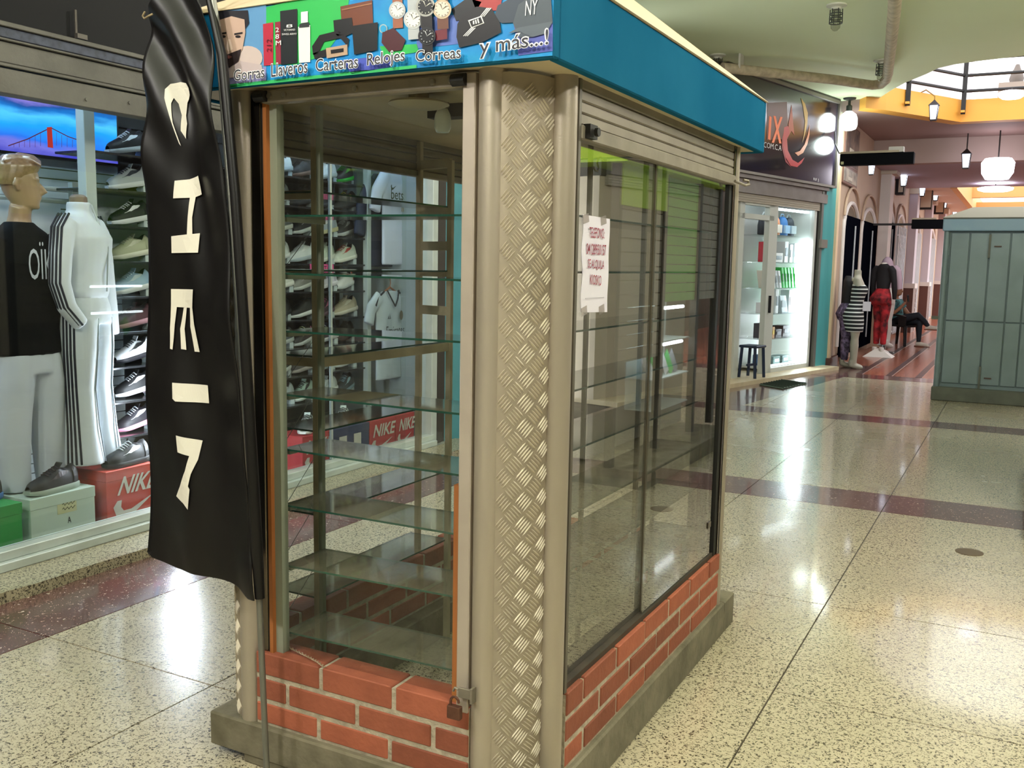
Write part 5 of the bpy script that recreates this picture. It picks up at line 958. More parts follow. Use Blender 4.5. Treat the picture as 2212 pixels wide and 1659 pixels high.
# lanterns ------------------------------------------------------------------
lnk = M('lantern_black', '#241f20', .5, .4); lng = glow('lantern_glow', '#e9efff', 3)
def lantern(label, p, s=1.0, arm=None):
    p = Vector(p); t = thing('lantern', label, 'lantern', p, group='arcade lanterns'); q = lambda r, z, o: [(p.x+r*s*math.cos(R(a)), p.y+r*s*math.sin(R(a)), p.z+z*s+o) for a in (45, 135, 225, 315)]
    MB().loft([q(.16, 0, 0), q(.05, .09, 0), q(.02, .12, 0)]).build('cap', lnk, t); MB().loft([q(.085, -.30, 0), q(.125, -.01, 0)]).build('glass', lng, t); MB().loft([q(.09, -.33, 0), q(.095, -.30, 0)]).build('base', lnk, t)
    for a in (45, 135, 225, 315): MB().tube([(p.x+.128*s*math.cos(R(a)), p.y+.128*s*math.sin(R(a)), p.z-.005), (p.x+.09*s*math.cos(R(a)), p.y+.09*s*math.sin(R(a)), p.z-.31*s)], .009*s, 4).build('bar', lnk, t)
    if arm is not None: MB().tube([p+Vector((0, 0, .12*s)), p+Vector((0, 0, .2*s)), p.lerp(Vector(arm), .5)+Vector((0, 0, .22*s)), Vector(arm)], .014*s, 6).build('bracket', M('bracket_ochre', '#8a6a2f', .6, .4) if s < .75 else lnk, t)
pz_ = ony(2018, 228, 17.0); lantern('large lantern on a scrolled bracket below the yellow gallery edge', pz_, .72, (-1.75, 17.1, pz_.z+.2))
pz_ = ony(2088, 333, 19.5); lantern('lantern hanging under the mauve beam', pz_, .8, (pz_.x, pz_.y, 4.07))
for px, py, X, s, lb in ((1883, 355, AX+.30, .55, 'wall lantern behind the near black box sign'), (1953, 378, AX+.32, .75, 'wall lantern left of the tall light box'), (1993, 403, AX+.32, .75, 'wall lantern between the tall light boxes'), (2022, 414, AX+.32, .8, 'small wall lantern after the tall light boxes'), (2041, 430, AX+.32, .9, 'small wall lantern far along the arcade'), (2064, 443, AX+.32, 1.1, 'farthest wall lantern above the teal kiosk roof')):
    p = onx(px, py, X); lantern(lb, p, s, (AX+.02, p.y, p.z+.1))
# box signs
def sign_box(label, x0, x1, y, z0, z1, d=.16, mat=None, wire=True):
    t = thing('box_sign', label, 'sign', ((x0+x1)/2, y, z0)); MB().box(x0, x1, y, y+d, z0, z1).build('sign_case', mat or M('sign_black', '#0b0d11', .6, spec=.05), t, bevel=.008); MB().box(x0, x1-.2, y-.01, y+d, z1, z1+.03).build('top_tray', M('tray', '#a59a86', .6), t); return t
t = sign_box('long black box sign hanging from the corner pillar', *[ony(x, 340, 15.0).x for x in (1814, 1974)], 15.0, 3.115, 3.28); MB().box(-1.86, -1.66, 15.0, 15.14, 3.285, 3.36).build('floodlight', M('flood_grey', '#b7b5b0', .5, .3), t); MB().tube([(-2.55, 15.05, 3.3), (-2.7, 15.5, 3.5), (-2.75, 15.75, 3.7)], .012, 5).build('cable', lnk, t); MB().box(-2.51, -2.47, 14.995, 15.0, 3.13, 3.17).build('sticker', M('sticker', '#c2c39a', .6), t)
t = sign_box('short black box sign farther down the arcade', *[ony(x, 483, 20.0).x for x in (1969, 2046)], 20.0, ony(2000, 494, 20).z, ony(2000, 474, 20).z)
MB().box(AX-.02, ony(1969, 483, 20).x, 20.05, 20.1, 2.46, 2.5).build('bracket', lnk, t)
for i, (px0, px1, yt, yb) in enumerate(((1921, 1952, 352, 420), (1999, 2012, 372, 452), (2026, 2038, 385, 462))):
    Y = (23.3, 28.5, 33.5)[i]; a, c = ony(px0, yt, Y), ony(px1, yb, Y); t = thing('light_box', ['cream light box with black side on the arcade wall, nearest', 'second cream light box on the arcade wall', 'third cream light box on the arcade wall'][i], 'sign', (a.x, Y, c.z), group='arcade light boxes')
    MB().box(AX+.05, c.x, Y+.0, Y+.3, c.z, a.z).build('case', lnk, t); MB().box(AX+.12, c.x-.02, Y-.02, Y, c.z+.05, a.z-.04).build('face', M('lightbox_face', '#d9ceb8', .4), t)
# framed pictures on the corner wall
for i, (pts, lb) in enumerate((([(1831, 270), (1867, 286), (1863, 322), (1828, 318)], 'dark framed poster above the black box sign'), ([(1826, 362), (1860, 372), (1857, 402), (1822, 391)], 'small framed print under the black box sign'))):
    ps_ = [onx(x, y, AX+.095) for x, y in pts]; y0, y1 = min(p.y for p in ps_), max(p.y for p in ps_); z0, z1 = min(p.z for p in ps_), max(p.z for p in ps_)
    if i == 0: z0 -= .25
    y0, y1 = max(y0, 16.45), min(y1, 17.9)
    t = thing('framed_picture', lb, 'picture', (AX+.02, (y0+y1)/2, z0)); MB().box(AX, AX+.05, y0, y1, z0, z1).build('frame', M('pic_frame', '#6d4a3c', .5), t, bevel=.01); MB().box(AX+.05, AX+.055, y0+.04, y1-.04, z0+.04, z1-.04).build('print', M('pic_print%d' % i, ['#4a3a34', '#b5aa98'][i], .5, nz=(5, 1., ['#8a6f5c', '#6d665c'][i])), t)
    MB().box(AX+.055, AX+.057, y0+.3*(y1-y0), y0+.6*(y1-y0), z0+.08, z0+.45*(z1-z0)).build('figure', M('pic_fig', '#c6bfae', .5), t)
# chandeliers
for i, (px, py, Y, rw, h, lb) in enumerate(((2155, 365, 19.3, .27, .36, 'large glowing white chandelier in the corridor'), (2150, 409, 25.0, .38, .10, 'flat glowing white lamp behind the chandelier'), (2185, 205, 17.2, .19, .11, 'glowing lamp by the upper gallery box'))):
    p = ony(px, py, Y); t = thing('chandelier', lb, 'lamp', p)
    MB().lathe([(0, h/2), (rw*.8, h/2), (rw, h*.3), (rw*.95, -h*.2), (rw*.7, -h/2), (0, -h/2)], p, 20).build('shade', glow('chandelier_glow', '#fbf4ff', 6), t, smooth=True); MB().tube([p+Vector((0, 0, h/2)), p+Vector((0, 0, 4.08-p.z if i == 0 else (.12 if i == 1 else h/2+.05)))], .012, 6).build('stem', lnk, t)
# back-lit arcade light patches
# ================================================================== MANNEQUINS
def rings(spec, n=20):
    """spec rows: (x, y, z, rx, ry[, turn])"""
    o = []
    for r in spec:
        x, y, z, rx, ry = r[:5]; q = r[5] if len(r) > 5 else 0
        o.append([(x+rx*math.cos(a)*math.cos(q)-ry*math.sin(a)*math.sin(q), y+rx*math.cos(a)*math.sin(q)+ry*math.sin(a)*math.cos(q), z) for a in [2*math.pi*j/n for j in range(n)]])
    return o
skin = M('mannequin_skin', '#a08469', .35, coat=.2); grm = M('mannequin_grey', '#a6a193', .4)
def rotpts(me, a, loc):
    m = Matrix.Translation(loc) @ Matrix.Rotation(a, 4, 'Z'); me.transform(m); return me
# --- male mannequin: local front = +X, built around the origin then turned
def male():
    a = R(2); L = Vector((-4.80, 3.40, .30)); T = thing('mannequin', 'male mannequin in black T-shirt and white trousers in the shop window', 'mannequin', L)
    def add(nm, mb, mat, vox=.011, parent=T, sm=3, ang=a): return put(nm, rotpts(remesh(mb, nm, vox, sm), ang, L), mat, parent)
    # tee: torso and sleeves
    t = MB(); t.loft(rings([(0, 0, .76, .135, .20), (.0, 0, .90, .125, .19), (.01, 0, 1.10, .125, .20), (.0, 0, 1.26, .13, .215), (-.01, 0, 1.36, .11, .20), (-.015, 0, 1.42, .092, .155), (-.02, 0, 1.46, .078, .09), (-.02, 0, 1.475, .07, .075)]))
    for s in (-1, 1): t.tube([(-.01, s*.15, 1.37), (-.01, s*.225, 1.31), (.0, s*.245, 1.18), (.01, s*.245, 1.05)], [.075, .078, .075, .078], 14)
    tee = add('t_shirt', t, M('tee_black', '#08090b', .8, spec=.1))
    # head, neck, arms as one skin
    h = MB(); HA = R(52)
    h.tube([(-.02, 0, 1.36), (-.02, 0, 1.42), (-.018, 0, 1.46), (-.012, 0, 1.50), (0, 0, 1.56)], [.10, .085, .066, .057, .056], 16)
    hd = []
    for z, rx, ry, x in ((1.545, .03, .03, .055), (1.56, .062, .05, .03), (1.60, .083, .060, .016), (1.64, .092, .067, .005), (1.68, .096, .071, 0), (1.72, .100, .074, -.004), (1.76, .094, .07, -.008), (1.785, .07, .055, -.010), (1.80, .03, .025, -.012)): hd.append((x, 0, z, rx, ry))
    hh = MB(); hh.loft(rings(hd)); hh.tube([(.088, 0, 1.685), (.103, 0, 1.665), (.122, 0, 1.638), (.100, 0, 1.628)], [.009, .013, .016, .012], 8)
    hh.tube([(.088, -.022, 1.606), (.099, 0, 1.608), (.088, .022, 1.606)], .008, 8); hh.tube([(.085, -.02, 1.594), (.094, 0, 1.594), (.085, .02, 1.594)], .008, 8); hh.tube([(.07, 0, 1.555), (.082, 0, 1.568)], [.02, .02], 8)
    for s in (-1, 1): hh.tube([(.076, s*.05, 1.70), (.09, s*.03, 1.704), (.094, s*.012, 1.70)], .007, 6); hh.tube([(-.005, s*.07, 1.64), (-.02, s*.083, 1.67), (-.012, s*.082, 1.695), (.004, s*.074, 1.69)], [.010, .017, .016, .010], 8); hh.tube([(.085, s*.03, 1.683), (.087, s*.031, 1.683)], .012, 8)
    m = Matrix.Rotation(HA, 4, 'Z'); hh.v = [m @ p for p in hh.v]; k = len(h.v); h.v += hh.v; h.f += [[i+k for i in f] for f in hh.f]; h.m += hh.m
    for s in (-1, 1): h.tube([(.01, s*.24, 1.15), (.01, s*.24, 1.04)], [.05, .047], 12)
    body = add('body', h, skin, .0065, sm=2)
    hr = MB(); hr.loft(rings([(-.03, 0, 1.665, .078, .070), (-.028, 0, 1.70, .085, .079), (-.012, 0, 1.73, .098, .081), (-.004, 0, 1.77, .108, .080), (.0, 0, 1.80, .100, .070), (-.005, 0, 1.825, .075, .05), (-.01, 0, 1.835, .03, .02)]))
    for i in range(16): y = (i-7.5)*.009; hr.tube([(-.07, y, 1.79), (0, y*.9, 1.838-abs(y)*.5), (.07, y*.9+.004, 1.828-abs(y)*.5), (.108, y, 1.80-abs(y)*.4)], [.006, .009, .009, .005], 6)
    hr.v = [m @ p for p in hr.v]; add('hair', hr, M('mannequin_hair', '#93765a', .3, coat=.3, nz=(60, .6, '#6f563c')), .0055, sm=1)
    # trousers
    p = MB(); p.loft(rings([(0, 0, .66, .13, .18), (0, 0, .80, .125, .175), (0, 0, .88, .11, .16)]))
    for s in (-1, 1): p.loft(rings([(.01, s*.115, .02, .085, .08), (.0, s*.115, .15, .088, .085), (.0, s*.11, .40, .10, .095), (0, s*.095, .62, .12, .105), (0, s*.08, .76, .12, .095)]))
    add('trousers', p, M('trousers_white', '#c3cad6', .8, sheen=.2), .012)
    MB().lathe([(.13, 0), (.13, .015), (.02, .02), (.02, .3)], (L.x-.18, L.y, SF), 20).build('stand', M('stand_steel', '#8d8f90', .3, .8), T); MB().tube([(L.x-.18, L.y, SF+.3), (L.x-.18, L.y, .55), (L.x-.05, L.y, 1.0)], .02, 8).build('stand_rod', M('stand_steel', '#8d8f90', .3, .8), T)
    fr = Vector((math.cos(a), math.sin(a), 0)); tg = Vector((-math.sin(a), math.cos(a), 0)); c = L+fr*.142+Z*1.17
    lettering('word', 'OÏK', M('tee_print', '#b9c0cc', .6), T, c-tg*.075, tg*.15, Z*.20)
male()
# --- white tracksuit
def track():
    a = R(25); L = Vector((-4.76, 3.745, .20)); T = thing('mannequin', 'headless mannequin in white zip tracksuit with dark sleeve stripes', 'mannequin', L); wj = M('tracksuit_white', '#ccd4da', .75, sheen=.3)
    def add(nm, mb, mat, vox=.010, sm=3): return put(nm, rotpts(remesh(mb, nm, vox, sm), a, L), mat, T)
    j = MB(); j.loft(rings([(0, 0, 1.16, .115, .165), (0, 0, 1.20, .125, .18), (.005, 0, 1.30, .12, .165), (.02, 0, 1.42, .13, .17), (.025, 0, 1.50, .13, .18), (.0, 0, 1.58, .105, .175), (-.01, 0, 1.625, .08, .13), (-.01, 0, 1.65, .066, .075), (-.012, 0, 1.70, .064, .068)]))
    RA = [(-.005, -.15, 1.58), (-.005, -.205, 1.53), (.0, -.245, 1.40), (.005, -.275, 1.25), (.03, -.255, 1.12), (.07, -.185, 1.02)]; LA = [(-.005, .15, 1.58), (-.005, .20, 1.53), (0, .235, 1.38), (.005, .255, 1.2), (.02, .26, 1.05), (.03, .262, .93)]
    for P in (RA, LA): j.tube(P, [.062, .066, .062, .058, .052, .045], 14)
    add('jacket', j, wj)
    MB().tube([Vector((0, 0, 0))]*0 or [L+Vector((math.cos(a)*.135, math.sin(a)*.135, 1.2)), L+Vector((math.cos(a)*.150, math.sin(a)*.150, 1.45)), L+Vector((math.cos(a)*.062, math.sin(a)*.062, 1.69))], .005, 5).build('zip', M('zip_grey', '#a9b2b6', .4, .4), T)
    n_ = MB(); n_.loft(rings([(-.012, 0, 1.60, .05, .052), (-.012, 0, 1.73, .048, .05), (-.012, 0, 1.745, .03, .03)])); add('neck', n_, M('mannequin_brown', '#7d6a58', .4))
    p = MB(); p.loft(rings([(0, 0, 1.02, .135, .19), (0, 0, 1.10, .13, .185), (0, 0, 1.17, .112, .165), (0, 0, 1.19, .11, .16)]))
    for s in (-1, 1): p.loft(rings([(.02, s*.115, .22, .115, .105), (.01, s*.11, .40, .10, .092), (.0, s*.10, .65, .095, .09), (0, s*.095, .88, .115, .10), (0, s*.09, 1.05, .12, .10)]))
    add('trousers', p, wj)
    dkn = M('stripe_navy', '#161826', .7); m = Matrix.Translation(L) @ Matrix.Rotation(a, 4, 'Z')
    for k, dx in enumerate((-.030, -.010, .010, .030)):
        for P, sg in ((RA, -1), (LA, 1)):
            pts = []
            for q, (x, y, z) in enumerate(P): rr_ = [.062, .066, .062, .058, .052, .045][q]+.001; an = dx/rr_; pts.append(m @ Vector((x+rr_*math.sin(an), y+sg*rr_*math.cos(an)*(.55 if q == 0 else .97), z+(rr_*.8 if q == 0 else (rr_*.35 if q == 1 else 0)))))
            MB().tube(pts, .0062, 6).build('stripe', dkn, T)
        for sg in (-1, 1): MB().tube([m @ Vector((x+dx*f, sg*(y+(math.sqrt(max(0, 1-(dx*f/rx)**2))*ry)), z)) for x, y, z, rx, ry, f in ((0, 0, 1.12, .13, .187, 1), (0, .09, 1.0, .118, .10, 1), (0, .097, .85, .112, .10, 1), (0, .10, .65, .096, .091, 1), (.01, .11, .42, .10, .093, 1.1), (.02, .115, .23, .115, .106, 1.3))], .0062, 6).build('stripe', dkn, T)
    for sg in (-1, 1): MB().tube([m @ Vector((x, sg*y, z)) for x, y, z in ((.137, .09, .23), (.112, .10, .45), (.098, .098, .65), (.117, .09, .88), (.118, .08, 1.05))], .004, 5).build('crease', M('crease_grey', '#8f9aa3', .8), T)
    MB().lathe([(.12, 0), (.12, .015), (.018, .02), (.018, .35)], (L.x-.25, L.y, SF), 20).build('stand', M('stand_steel', '#8d8f90', .3, .8), T); MB().tube([(L.x-.25, L.y, SF+.34), (L.x-.22, L.y, .8), (L.x-.04, L.y, 1.15)], .018, 8).build('stand_rod', M('stand_steel', '#8d8f90', .3, .8), T)
track()
# clothes rail behind the mannequins
t = thing('clothes_rail', 'white metal clothes rail behind the male mannequin', 'rail', (-5.25, 3.7, SF))
for y in (3.0, 4.08): MB().box(-5.27, -5.23, y-.02, y+.02, SF, 2.05).build('upright', M('rack_upright', '#b9c4bf', .5, .2), t)
for z in (2.0, 1.93): MB().tube([(-5.25, 2.95, z), (-5.25, 4.12, z)], .016, 8).build('bar', M('rack_upright', '#b9c4bf', .5, .2), t)
MB().box(-5.42, -5.40, 2.9, 4.1, .9, 1.95).build('panel', M('panel_white', '#d3dcdf', .5), t)
t = thing('plastic_table', 'small blue plastic table behind the trousers of the mannequins', 'table', (-5.1, 3.62, SF)); bl = M('plastic_blue', '#2b2fb0', .4)
MB().box(-5.25, -4.98, 3.4, 3.85, .62, .66).build('top', slatw, t)
for x in (-5.23, -5.0):
    for y in (3.43, 3.82): MB().box(x-.02, x+.02, y-.02, y+.02, SF, .62).build('leg', bl, t)
MB().box(-5.01, -4.98, 3.43, 3.82, .2, .24).build('stretcher', bl, t)
# ================================================================== ARCADE MANNEQUINS
def fem(name, label, L, a, top, bottom, legs_skin, base=None, arms=None, skinm=grm, prints=None, cut=None):
    """L: floor point; returns thing. front = +X"""
    T = thing(name, label, 'mannequin', L)
    def add(nm, mb, mat, vox=.016, sm=3): return put(nm, rotpts(remesh(mb, nm, vox, sm), a, Vector(L)), mat, T)
    return T, add
def legs(p, z0, z1, f=1.0, sp=.085):
    for s in (-1, 1): p.loft(rings([(.0, s*sp*.8, z, rx*f, ry*f) for z, rx, ry in ((z0, .045, .042), (.22, .052, .048), (.38, .062, .056), (.50, .055, .052), (.62, .075, .07), (.80, .095, .088)) if z >= z0-.001 and z <= z1]+[(-.01, s*sp*.75, z1, .10*f, .09*f)]))
def feet(p, dx=0):
    for s in (-1, 1): p.tube([(-.03, s*.07, .13), (-.035, s*.07, .06), (.03, s*.07, .045), (.10, s*.072, .03), (.155, s*.075, .022)], [.045, .045, .045, .042, .022], 10)
def hips(p, back=.12): p.loft(rings([(-.02, 0, .78, .12, .165), (-.035, 0, .88, .145, .175), (-.02, 0, .98, .115, .15), (0, 0, 1.06, .09, .12)]))
def bust(p, z1=1.42): p.loft(rings([(0, 0, 1.04, .088, .115), (.0, 0, 1.14, .095, .125), (.03, 0, 1.26, .115, .145), (.02, 0, 1.33, .10, .155), (-.01, 0, z1, .07, .13), (-.01, 0, z1+.05, .05, .06)]))
def stripes(name):
    m = bpy.data.materials.new(name); m.use_nodes = True; nt = m.node_tree; b_ = nt.nodes['Principled BSDF']; geo = nt.nodes.new('ShaderNodeNewGeometry'); sp_ = nt.nodes.new('ShaderNodeSeparateXYZ'); nt.links.new(geo.outputs['Position'], sp_.inputs[0])
    mm = nt.nodes.new('ShaderNodeMath'); mm.operation = 'MULTIPLY'; mm.inputs[1].default_value = 1/.062; nt.links.new(sp_.outputs[2], mm.inputs[0]); fr = nt.nodes.new('ShaderNodeMath'); fr.operation = 'FRACT'; nt.links.new(mm.outputs[0], fr.inputs[0]); gt = nt.nodes.new('ShaderNodeMath'); gt.operation = 'GREATER_THAN'; gt.inputs[1].default_value = .66; nt.links.new(fr.outputs[0], gt.inputs[0])
    mx = nt.nodes.new('ShaderNodeMix'); mx.data_type = 'RGBA'; mx.inputs[6].default_value = hx('#15181c'); mx.inputs[7].default_value = hx('#d8dcda'); nt.links.new(gt.outputs[0], mx.inputs[0]); nt.links.new(mx.outputs[2], b_.inputs['Base Color']); b_.inputs['Roughness'].default_value = .8; return m
ML = onz(1842, 796, 0); ML = Vector((ML.x, ML.y, 0)); A1 = R(12)
T, add = fem('mannequin', 'grey headless mannequin in a black and white striped dress', ML, A1, 0, 0, 0)
p = MB(); legs(p, .05, .80, 1.05); feet(p); bust(p, 1.46); p.tube([(-.01, 0, 1.44), (-.01, 0, 1.60)], [.06, .055], 12); hips(p); add('body', p, grm)
p = MB(); p.loft(rings([(-.01, 0, .60, .135, .165), (-.03, 0, .75, .16, .185), (-.045, 0, .88, .165, .19), (-.025, 0, .98, .13, .162), (0, 0, 1.08, .103, .132), (.01, 0, 1.16, .11, .142), (.035, 0, 1.27, .132, .162), (.03, 0, 1.33, .115, .16), (.0, .02, 1.38, .085, .15)])); add('dress', p, stripes('dress_stripes'))
MB().obox(ML+Vector((.17, -.1, 1.02)), (.06, 0, 0), (0, .004, 0), (0, 0, .075)).build('price_card', M('paper', '#d9d3df', .8), T)
MB().obox(ML+Vector((-.02, 0, 1.44)), (.075, 0, 0), (0, .07, 0), (0, 0, .035)).build('shoulder_strap', grm, T, bevel=.03, segs=3)
F2 = ML+Vector((-.17, .16, 0)); T, add = fem('mannequin', 'partly hidden mannequin in purple floral leggings behind the striped dress', F2, A1, 0, 0, 0)
p = MB(); legs(p, .12, .80, 1.2); hips(p); add('leggings', p, M('floral_purple', '#3c3448', .8, nz=(22, 1., '#8a78a0'))); p = MB(); feet(p); add('feet', p, grm); p = MB(); bust(p); p.tube([(-.01, 0, 1.40), (-.01, 0, 1.5)], [.06, .05], 10); add('torso', p, M('top_dark', '#1b1c22', .8))
MR = onz(1898, 770, 0); MR = Vector((MR.x, MR.y, 0)); A2 = R(60)
T, add = fem('mannequin', 'mannequin with black cropped top and red patterned trousers on a white foot', MR, A2, 0, 0, 0)
def up(mb, s=1.08, dz=.12): mb.v = [Vector((v.x*s, v.y*s, v.z*s+dz)) for v in mb.v]; return mb
p = MB(); legs(p, .10, .80, 1.12); hips(p); p.loft(rings([(-.03, 0, .80, .15, .18), (-.05, 0, .9, .165, .185), (-.02, 0, 1.0, .115, .15)])); add('trousers', up(p), M('red_camo', '#c02832', .8, nz=(9, 1., '#3a0f16')))
p = MB(); bust(p, 1.43)
for s in (-1, 1): p.tube([(-.01, s*.12, 1.42), (-.01, s*.18, 1.36), (.0, s*.205, 1.2), (.02, s*.215, 1.03), (.05, s*.2, .88)], [.055, .058, .05, .045, .035], 12)
add('top', up(p), M('top_black', '#17161b', .8)); p = MB(); p.loft(rings([(0, 0, .98, .09, .118), (0, 0, 1.07, .088, .115)])); p.tube([(-.01, 0, 1.42), (-.01, 0, 1.5)], [.055, .05], 10); add('body', up(p), M('mannequin_white', '#d8d2cc', .5)); p = MB(); feet(p); add('feet', up(p, 1.08, .04), M('mannequin_white', '#d8d2cc', .5))
b4 = MB(); b4.add([MR+Vector(q) for q in ((-.26, -.22, 0), (.26, -.22, 0), (.26, .22, 0), (-.26, .22, 0), (-.05, -.05, .15), (.05, -.05, .15), (.05, .05, .15), (-.05, .05, .15))], [(0, 1, 5, 4), (1, 2, 6, 5), (2, 3, 7, 6), (3, 0, 4, 7), (4, 5, 6, 7), (3, 2, 1, 0)]); b4.build('pyramid_foot', M('mannequin_white', '#d8d2cc', .5), T)
MP = MR+Vector((-.04, 1.0, 0)); T, add = fem('mannequin', 'mannequin in a lilac hooded top behind the black cropped top', MP, A2, 0, 0, 0)
p = MB(); bust(p, 1.43)
for s in (-1, 1): p.tube([(-.01, s*.12, 1.42), (-.01, s*.19, 1.36), (.0, s*.22, 1.2), (.02, s*.23, 1.03)], [.06, .062, .055, .05], 12)
p.loft(rings([(-.04, 0, 1.42, .085, .10), (-.05, 0, 1.50, .095, .10), (-.05, 0, 1.56, .07, .07), (-.05, 0, 1.60, .02, .02)])); add('hooded_top', up(p, 1.1, .1), M('hood_lilac', '#c6aebf', .8)); p = MB(); legs(p, .10, .80, 1.0); hips(p); feet(p); add('body', up(p, 1.1, .1), M('mannequin_white', '#d8d2cc', .5))
MB().lathe([(.2, 0), (.2, .02), (.03, .03), (.03, .3)], MP, 16).build('stand', M('stand_steel', '#8d8f90', .3, .8), T)
# ================================================================== SEATED PERSON ON A BLACK PLASTIC CHAIR
CB = onz(1958, 748, 0); CB = Vector((CB.x-.14, CB.y+.2, 0)); CA = R(-25)       # chair faces along +X (image right), turned a little
cm_ = Matrix.Translation(CB) @ Matrix.Rotation(CA, 4, 'Z'); pc = M('chair_black', '#1c1c20', .4)
CHR = thing('plastic_chair', 'black plastic armchair under the seated person', 'chair', CB)
def cb(nm, fn): mb = MB(); fn(mb); mb.v = [cm_ @ v for v in mb.v]; return mb.build(nm, pc, CHR, smooth=True)
cb('seat', lambda m: m.obox((0, 0, .43), (.24, 0, -.01), (0, .24, 0), (0, 0, .02))); cb('backrest', lambda m: m.loft([[(-.24-.10*t-.03*math.cos((j-3)*.5), (j-3)*.08, .45+.42*t) for j in range(7)]+[(-.27-.10*t-.03*math.cos((j-3)*.5), (j-3)*.08, .45+.42*t) for j in range(6, -1, -1)] for t in (0, .3, .6, .9, 1)]))
for s in (-1, 1):
    cb('armrest', lambda m: m.loft([[(x, s*.27+dy, z+dz) for dy, dz in ((-.03, -.02), (.03, -.02), (.035, .02), (-.035, .02))] for x, z in ((-.30, .66), (-.1, .66), (.1, .65), (.24, .62))])); cb('arm_panel', lambda m: m.loft([[(x, s*.27+dy, z) for x, dy in ((.08, -.015), (.25, -.015), (.25, .015), (.08, .015))] for z in (.43, .64)]))
    for x in (-.22, .22): cb('leg', lambda m: m.tube([(x*1.18, s*.27, 0), (x, s*.235, .43)], [.032, .04], 8))
PT = thing('person', 'seated person with crossed legs in dark trousers holding up a phone', 'person', CB)
def pput(nm, mb, mat, vox=.012, sm=3): me = remesh(mb, nm, vox, sm); me.transform(cm_); return put(nm, me, mat, PT)
b = MB()
b.loft(rings([(-.12, 0, .50, .12, .17), (-.14, 0, .62, .12, .16), (-.17, 0, .78, .115, .17), (-.19, 0, .92, .105, .19), (-.19, 0, .98, .07, .14), (-.18, 0, 1.03, .05, .055), (-.16, 0, 1.10, .05, .05)]))
b.loft(rings([(-.12, 0, 1.06, .03, .03), (-.13, 0, 1.09, .075, .06), (-.14, 0, 1.15, .095, .072), (-.145, 0, 1.20, .1, .076), (-.15, 0, 1.25, .085, .066), (-.15, 0, 1.28, .04, .03)])); b.tube([(-.045, 0, 1.175), (-.025, 0, 1.15), (-.045, 0, 1.14)], [.01, .015, .01], 8)
for s in (-1, 1): b.tube([(-.14, s*.07, 1.15), (-.15, s*.085, 1.17), (-.14, s*.08, 1.19)], [.01, .014, .01], 8)
# right arm bent up with the phone, left arm resting
b.tube([(-.19, -.17, .93), (-.13, -.24, .80), (-.04, -.26, .70), (.06, -.22, .80), (.15, -.17, .93)], [.055, .05, .043, .038, .027], 12)
hpos = Vector((.165, -.16, .965)); b.obox(hpos, (.012, 0, .01), (0, .018, 0), (.0, 0, .038))
for i in range(4): b.tube([hpos+Vector((.0, -.016+.0105*i, .035)), hpos+Vector((.012, -.016+.0105*i, .062+.004*(i in (1, 2)))), hpos+Vector((.03, -.016+.0105*i, .07))], [.008, .0075, .006], 6)
b.tube([hpos+Vector((0, .018, -.01)), hpos+Vector((.015, .032, .015)), hpos+Vector((.03, .03, .035))], [.009, .008, .007], 6)
b.tube([(-.19, .17, .93), (-.12, .24, .78), (-.02, .25, .67), (.12, .2, .64), (.2, .15, .63)], [.055, .05, .043, .036, .026], 12); b.tube([(.19, .15, .63), (.25, .13, .62), (.29, .12, .60)], [.026, .03, .014], 8)
pput('body', b, M('person_skin', '#a9785c', .55), .009, 2)
q = MB(); q.loft(rings([(-.12, 0, .49, .135, .185), (-.14, 0, .62, .135, .175), (-.17, 0, .78, .13, .185), (-.19, 0, .92, .12, .2), (-.19, 0, .985, .085, .15)]))
for s in (-1, 1): q.tube([(-.19, s*.15, .95), (-.16, s*.215, .87), (-.12, s*.245, .80)], [.07, .066, .066], 12)
pput('shirt', q, M('shirt_stripe', '#5fa9ac', .8, nz=(9, 1., '#20303a')), .012)
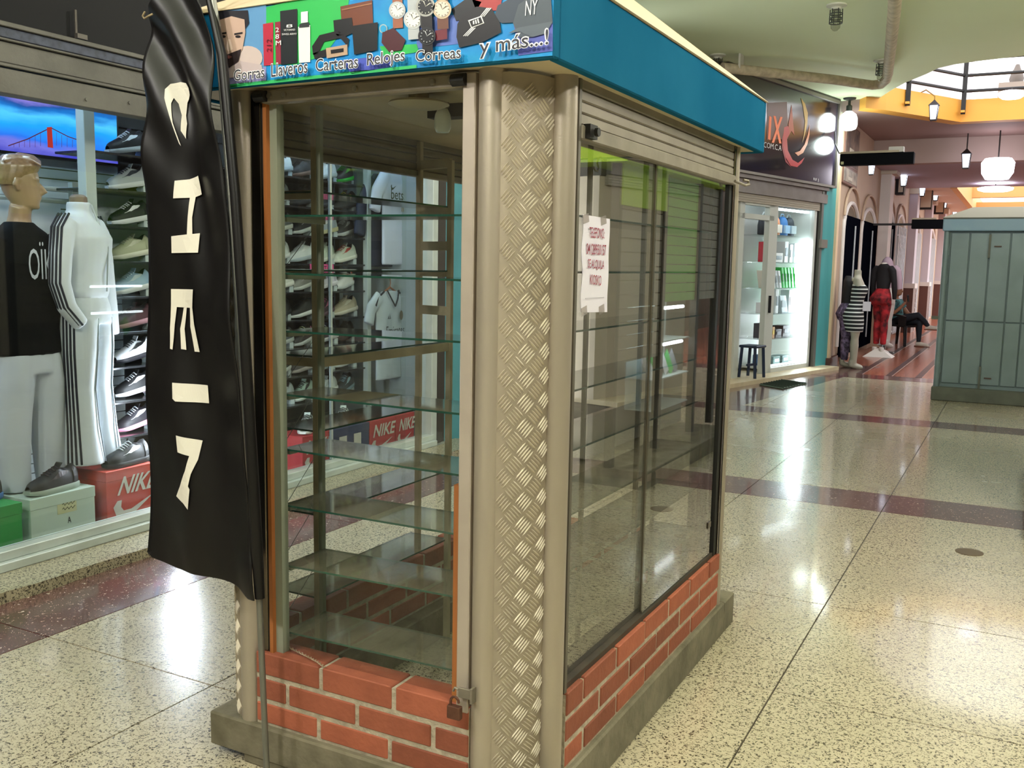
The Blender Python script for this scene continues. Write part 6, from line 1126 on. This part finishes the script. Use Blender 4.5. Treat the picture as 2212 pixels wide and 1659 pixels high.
q = MB(); q.loft(rings([(-.14, 0, .44, .13, .19), (-.12, 0, .52, .14, .19), (-.12, 0, .6, .12, .17)]))
q.tube([(-.08, .10, .50), (.15, .10, .52), (.36, .08, .50), (.37, .06, .32), (.38, .05, .10)], [.095, .088, .07, .058, .045], 12)                # foot on the floor
q.tube([(-.08, -.10, .52), (.14, -.06, .60), (.34, .03, .665), (.44, .10, .55), (.52, .15, .43)], [.095, .088, .07, .058, .045], 12)            # crossed over
pput('trousers', q, M('trousers_dark', '#1c222c', .8), .013)
q = MB(); q.tube([(-.235, 0, 1.14), (-.22, 0, 1.24), (-.16, 0, 1.30), (-.09, 0, 1.27)], [.05, .07, .075, .04], 12); pput('hair', q, M('hair_dark', '#171315', .6), .01, 2)
shoem = M('shoe_cream', '#d8d0c4', .6); solem = M('shoe_tan', '#8a5a48', .6)
for nm, p0, d in (('shoe', Vector((.36, .05, 0)), Vector((1, .1, 0))), ('shoe', Vector((.50, .15, .36)), Vector((.93, .2, .02)))):
    d.normalize(); q = MB(); q.tube([p0+d*x+Z*z for x, z in ((-.03, .05), (.03, .055), (.12, .045), (.2, .035), (.245, .03))], [.048, .052, .045, .042, .025], 10); o = pput(nm, q, shoem, .01, 1)
    s2 = MB(); s2.tube([p0+d*x+Z*.008 for x in (-.06, 0, .12, .22, .26)], [.035, .045, .046, .042, .02], 10, flat=.35, up=(0, 0, 1)); s2.v = [cm_ @ v for v in s2.v]; s2.build('shoe_sole', solem, o)
PH = thing('phone', 'dark smartphone held up by the seated person', 'phone', cm_ @ hpos); mb = MB().obox(hpos+Vector((.033, 0, .05)), (.004, 0, .0012), (0, .034, 0), (-.012, 0, .072)); mb.v = [cm_ @ v for v in mb.v]; mb.build('case', M('phone_black', '#141418', .3), PH, bevel=.002); mb = MB().obox(hpos+Vector((.0285, 0, .05)), (.0008, 0, 0), (0, .03, 0), (-.012, 0, .066)); mb.v = [cm_ @ v for v in mb.v]; mb.build('screen', M('phone_screen', '#2c3540', .15), PH)
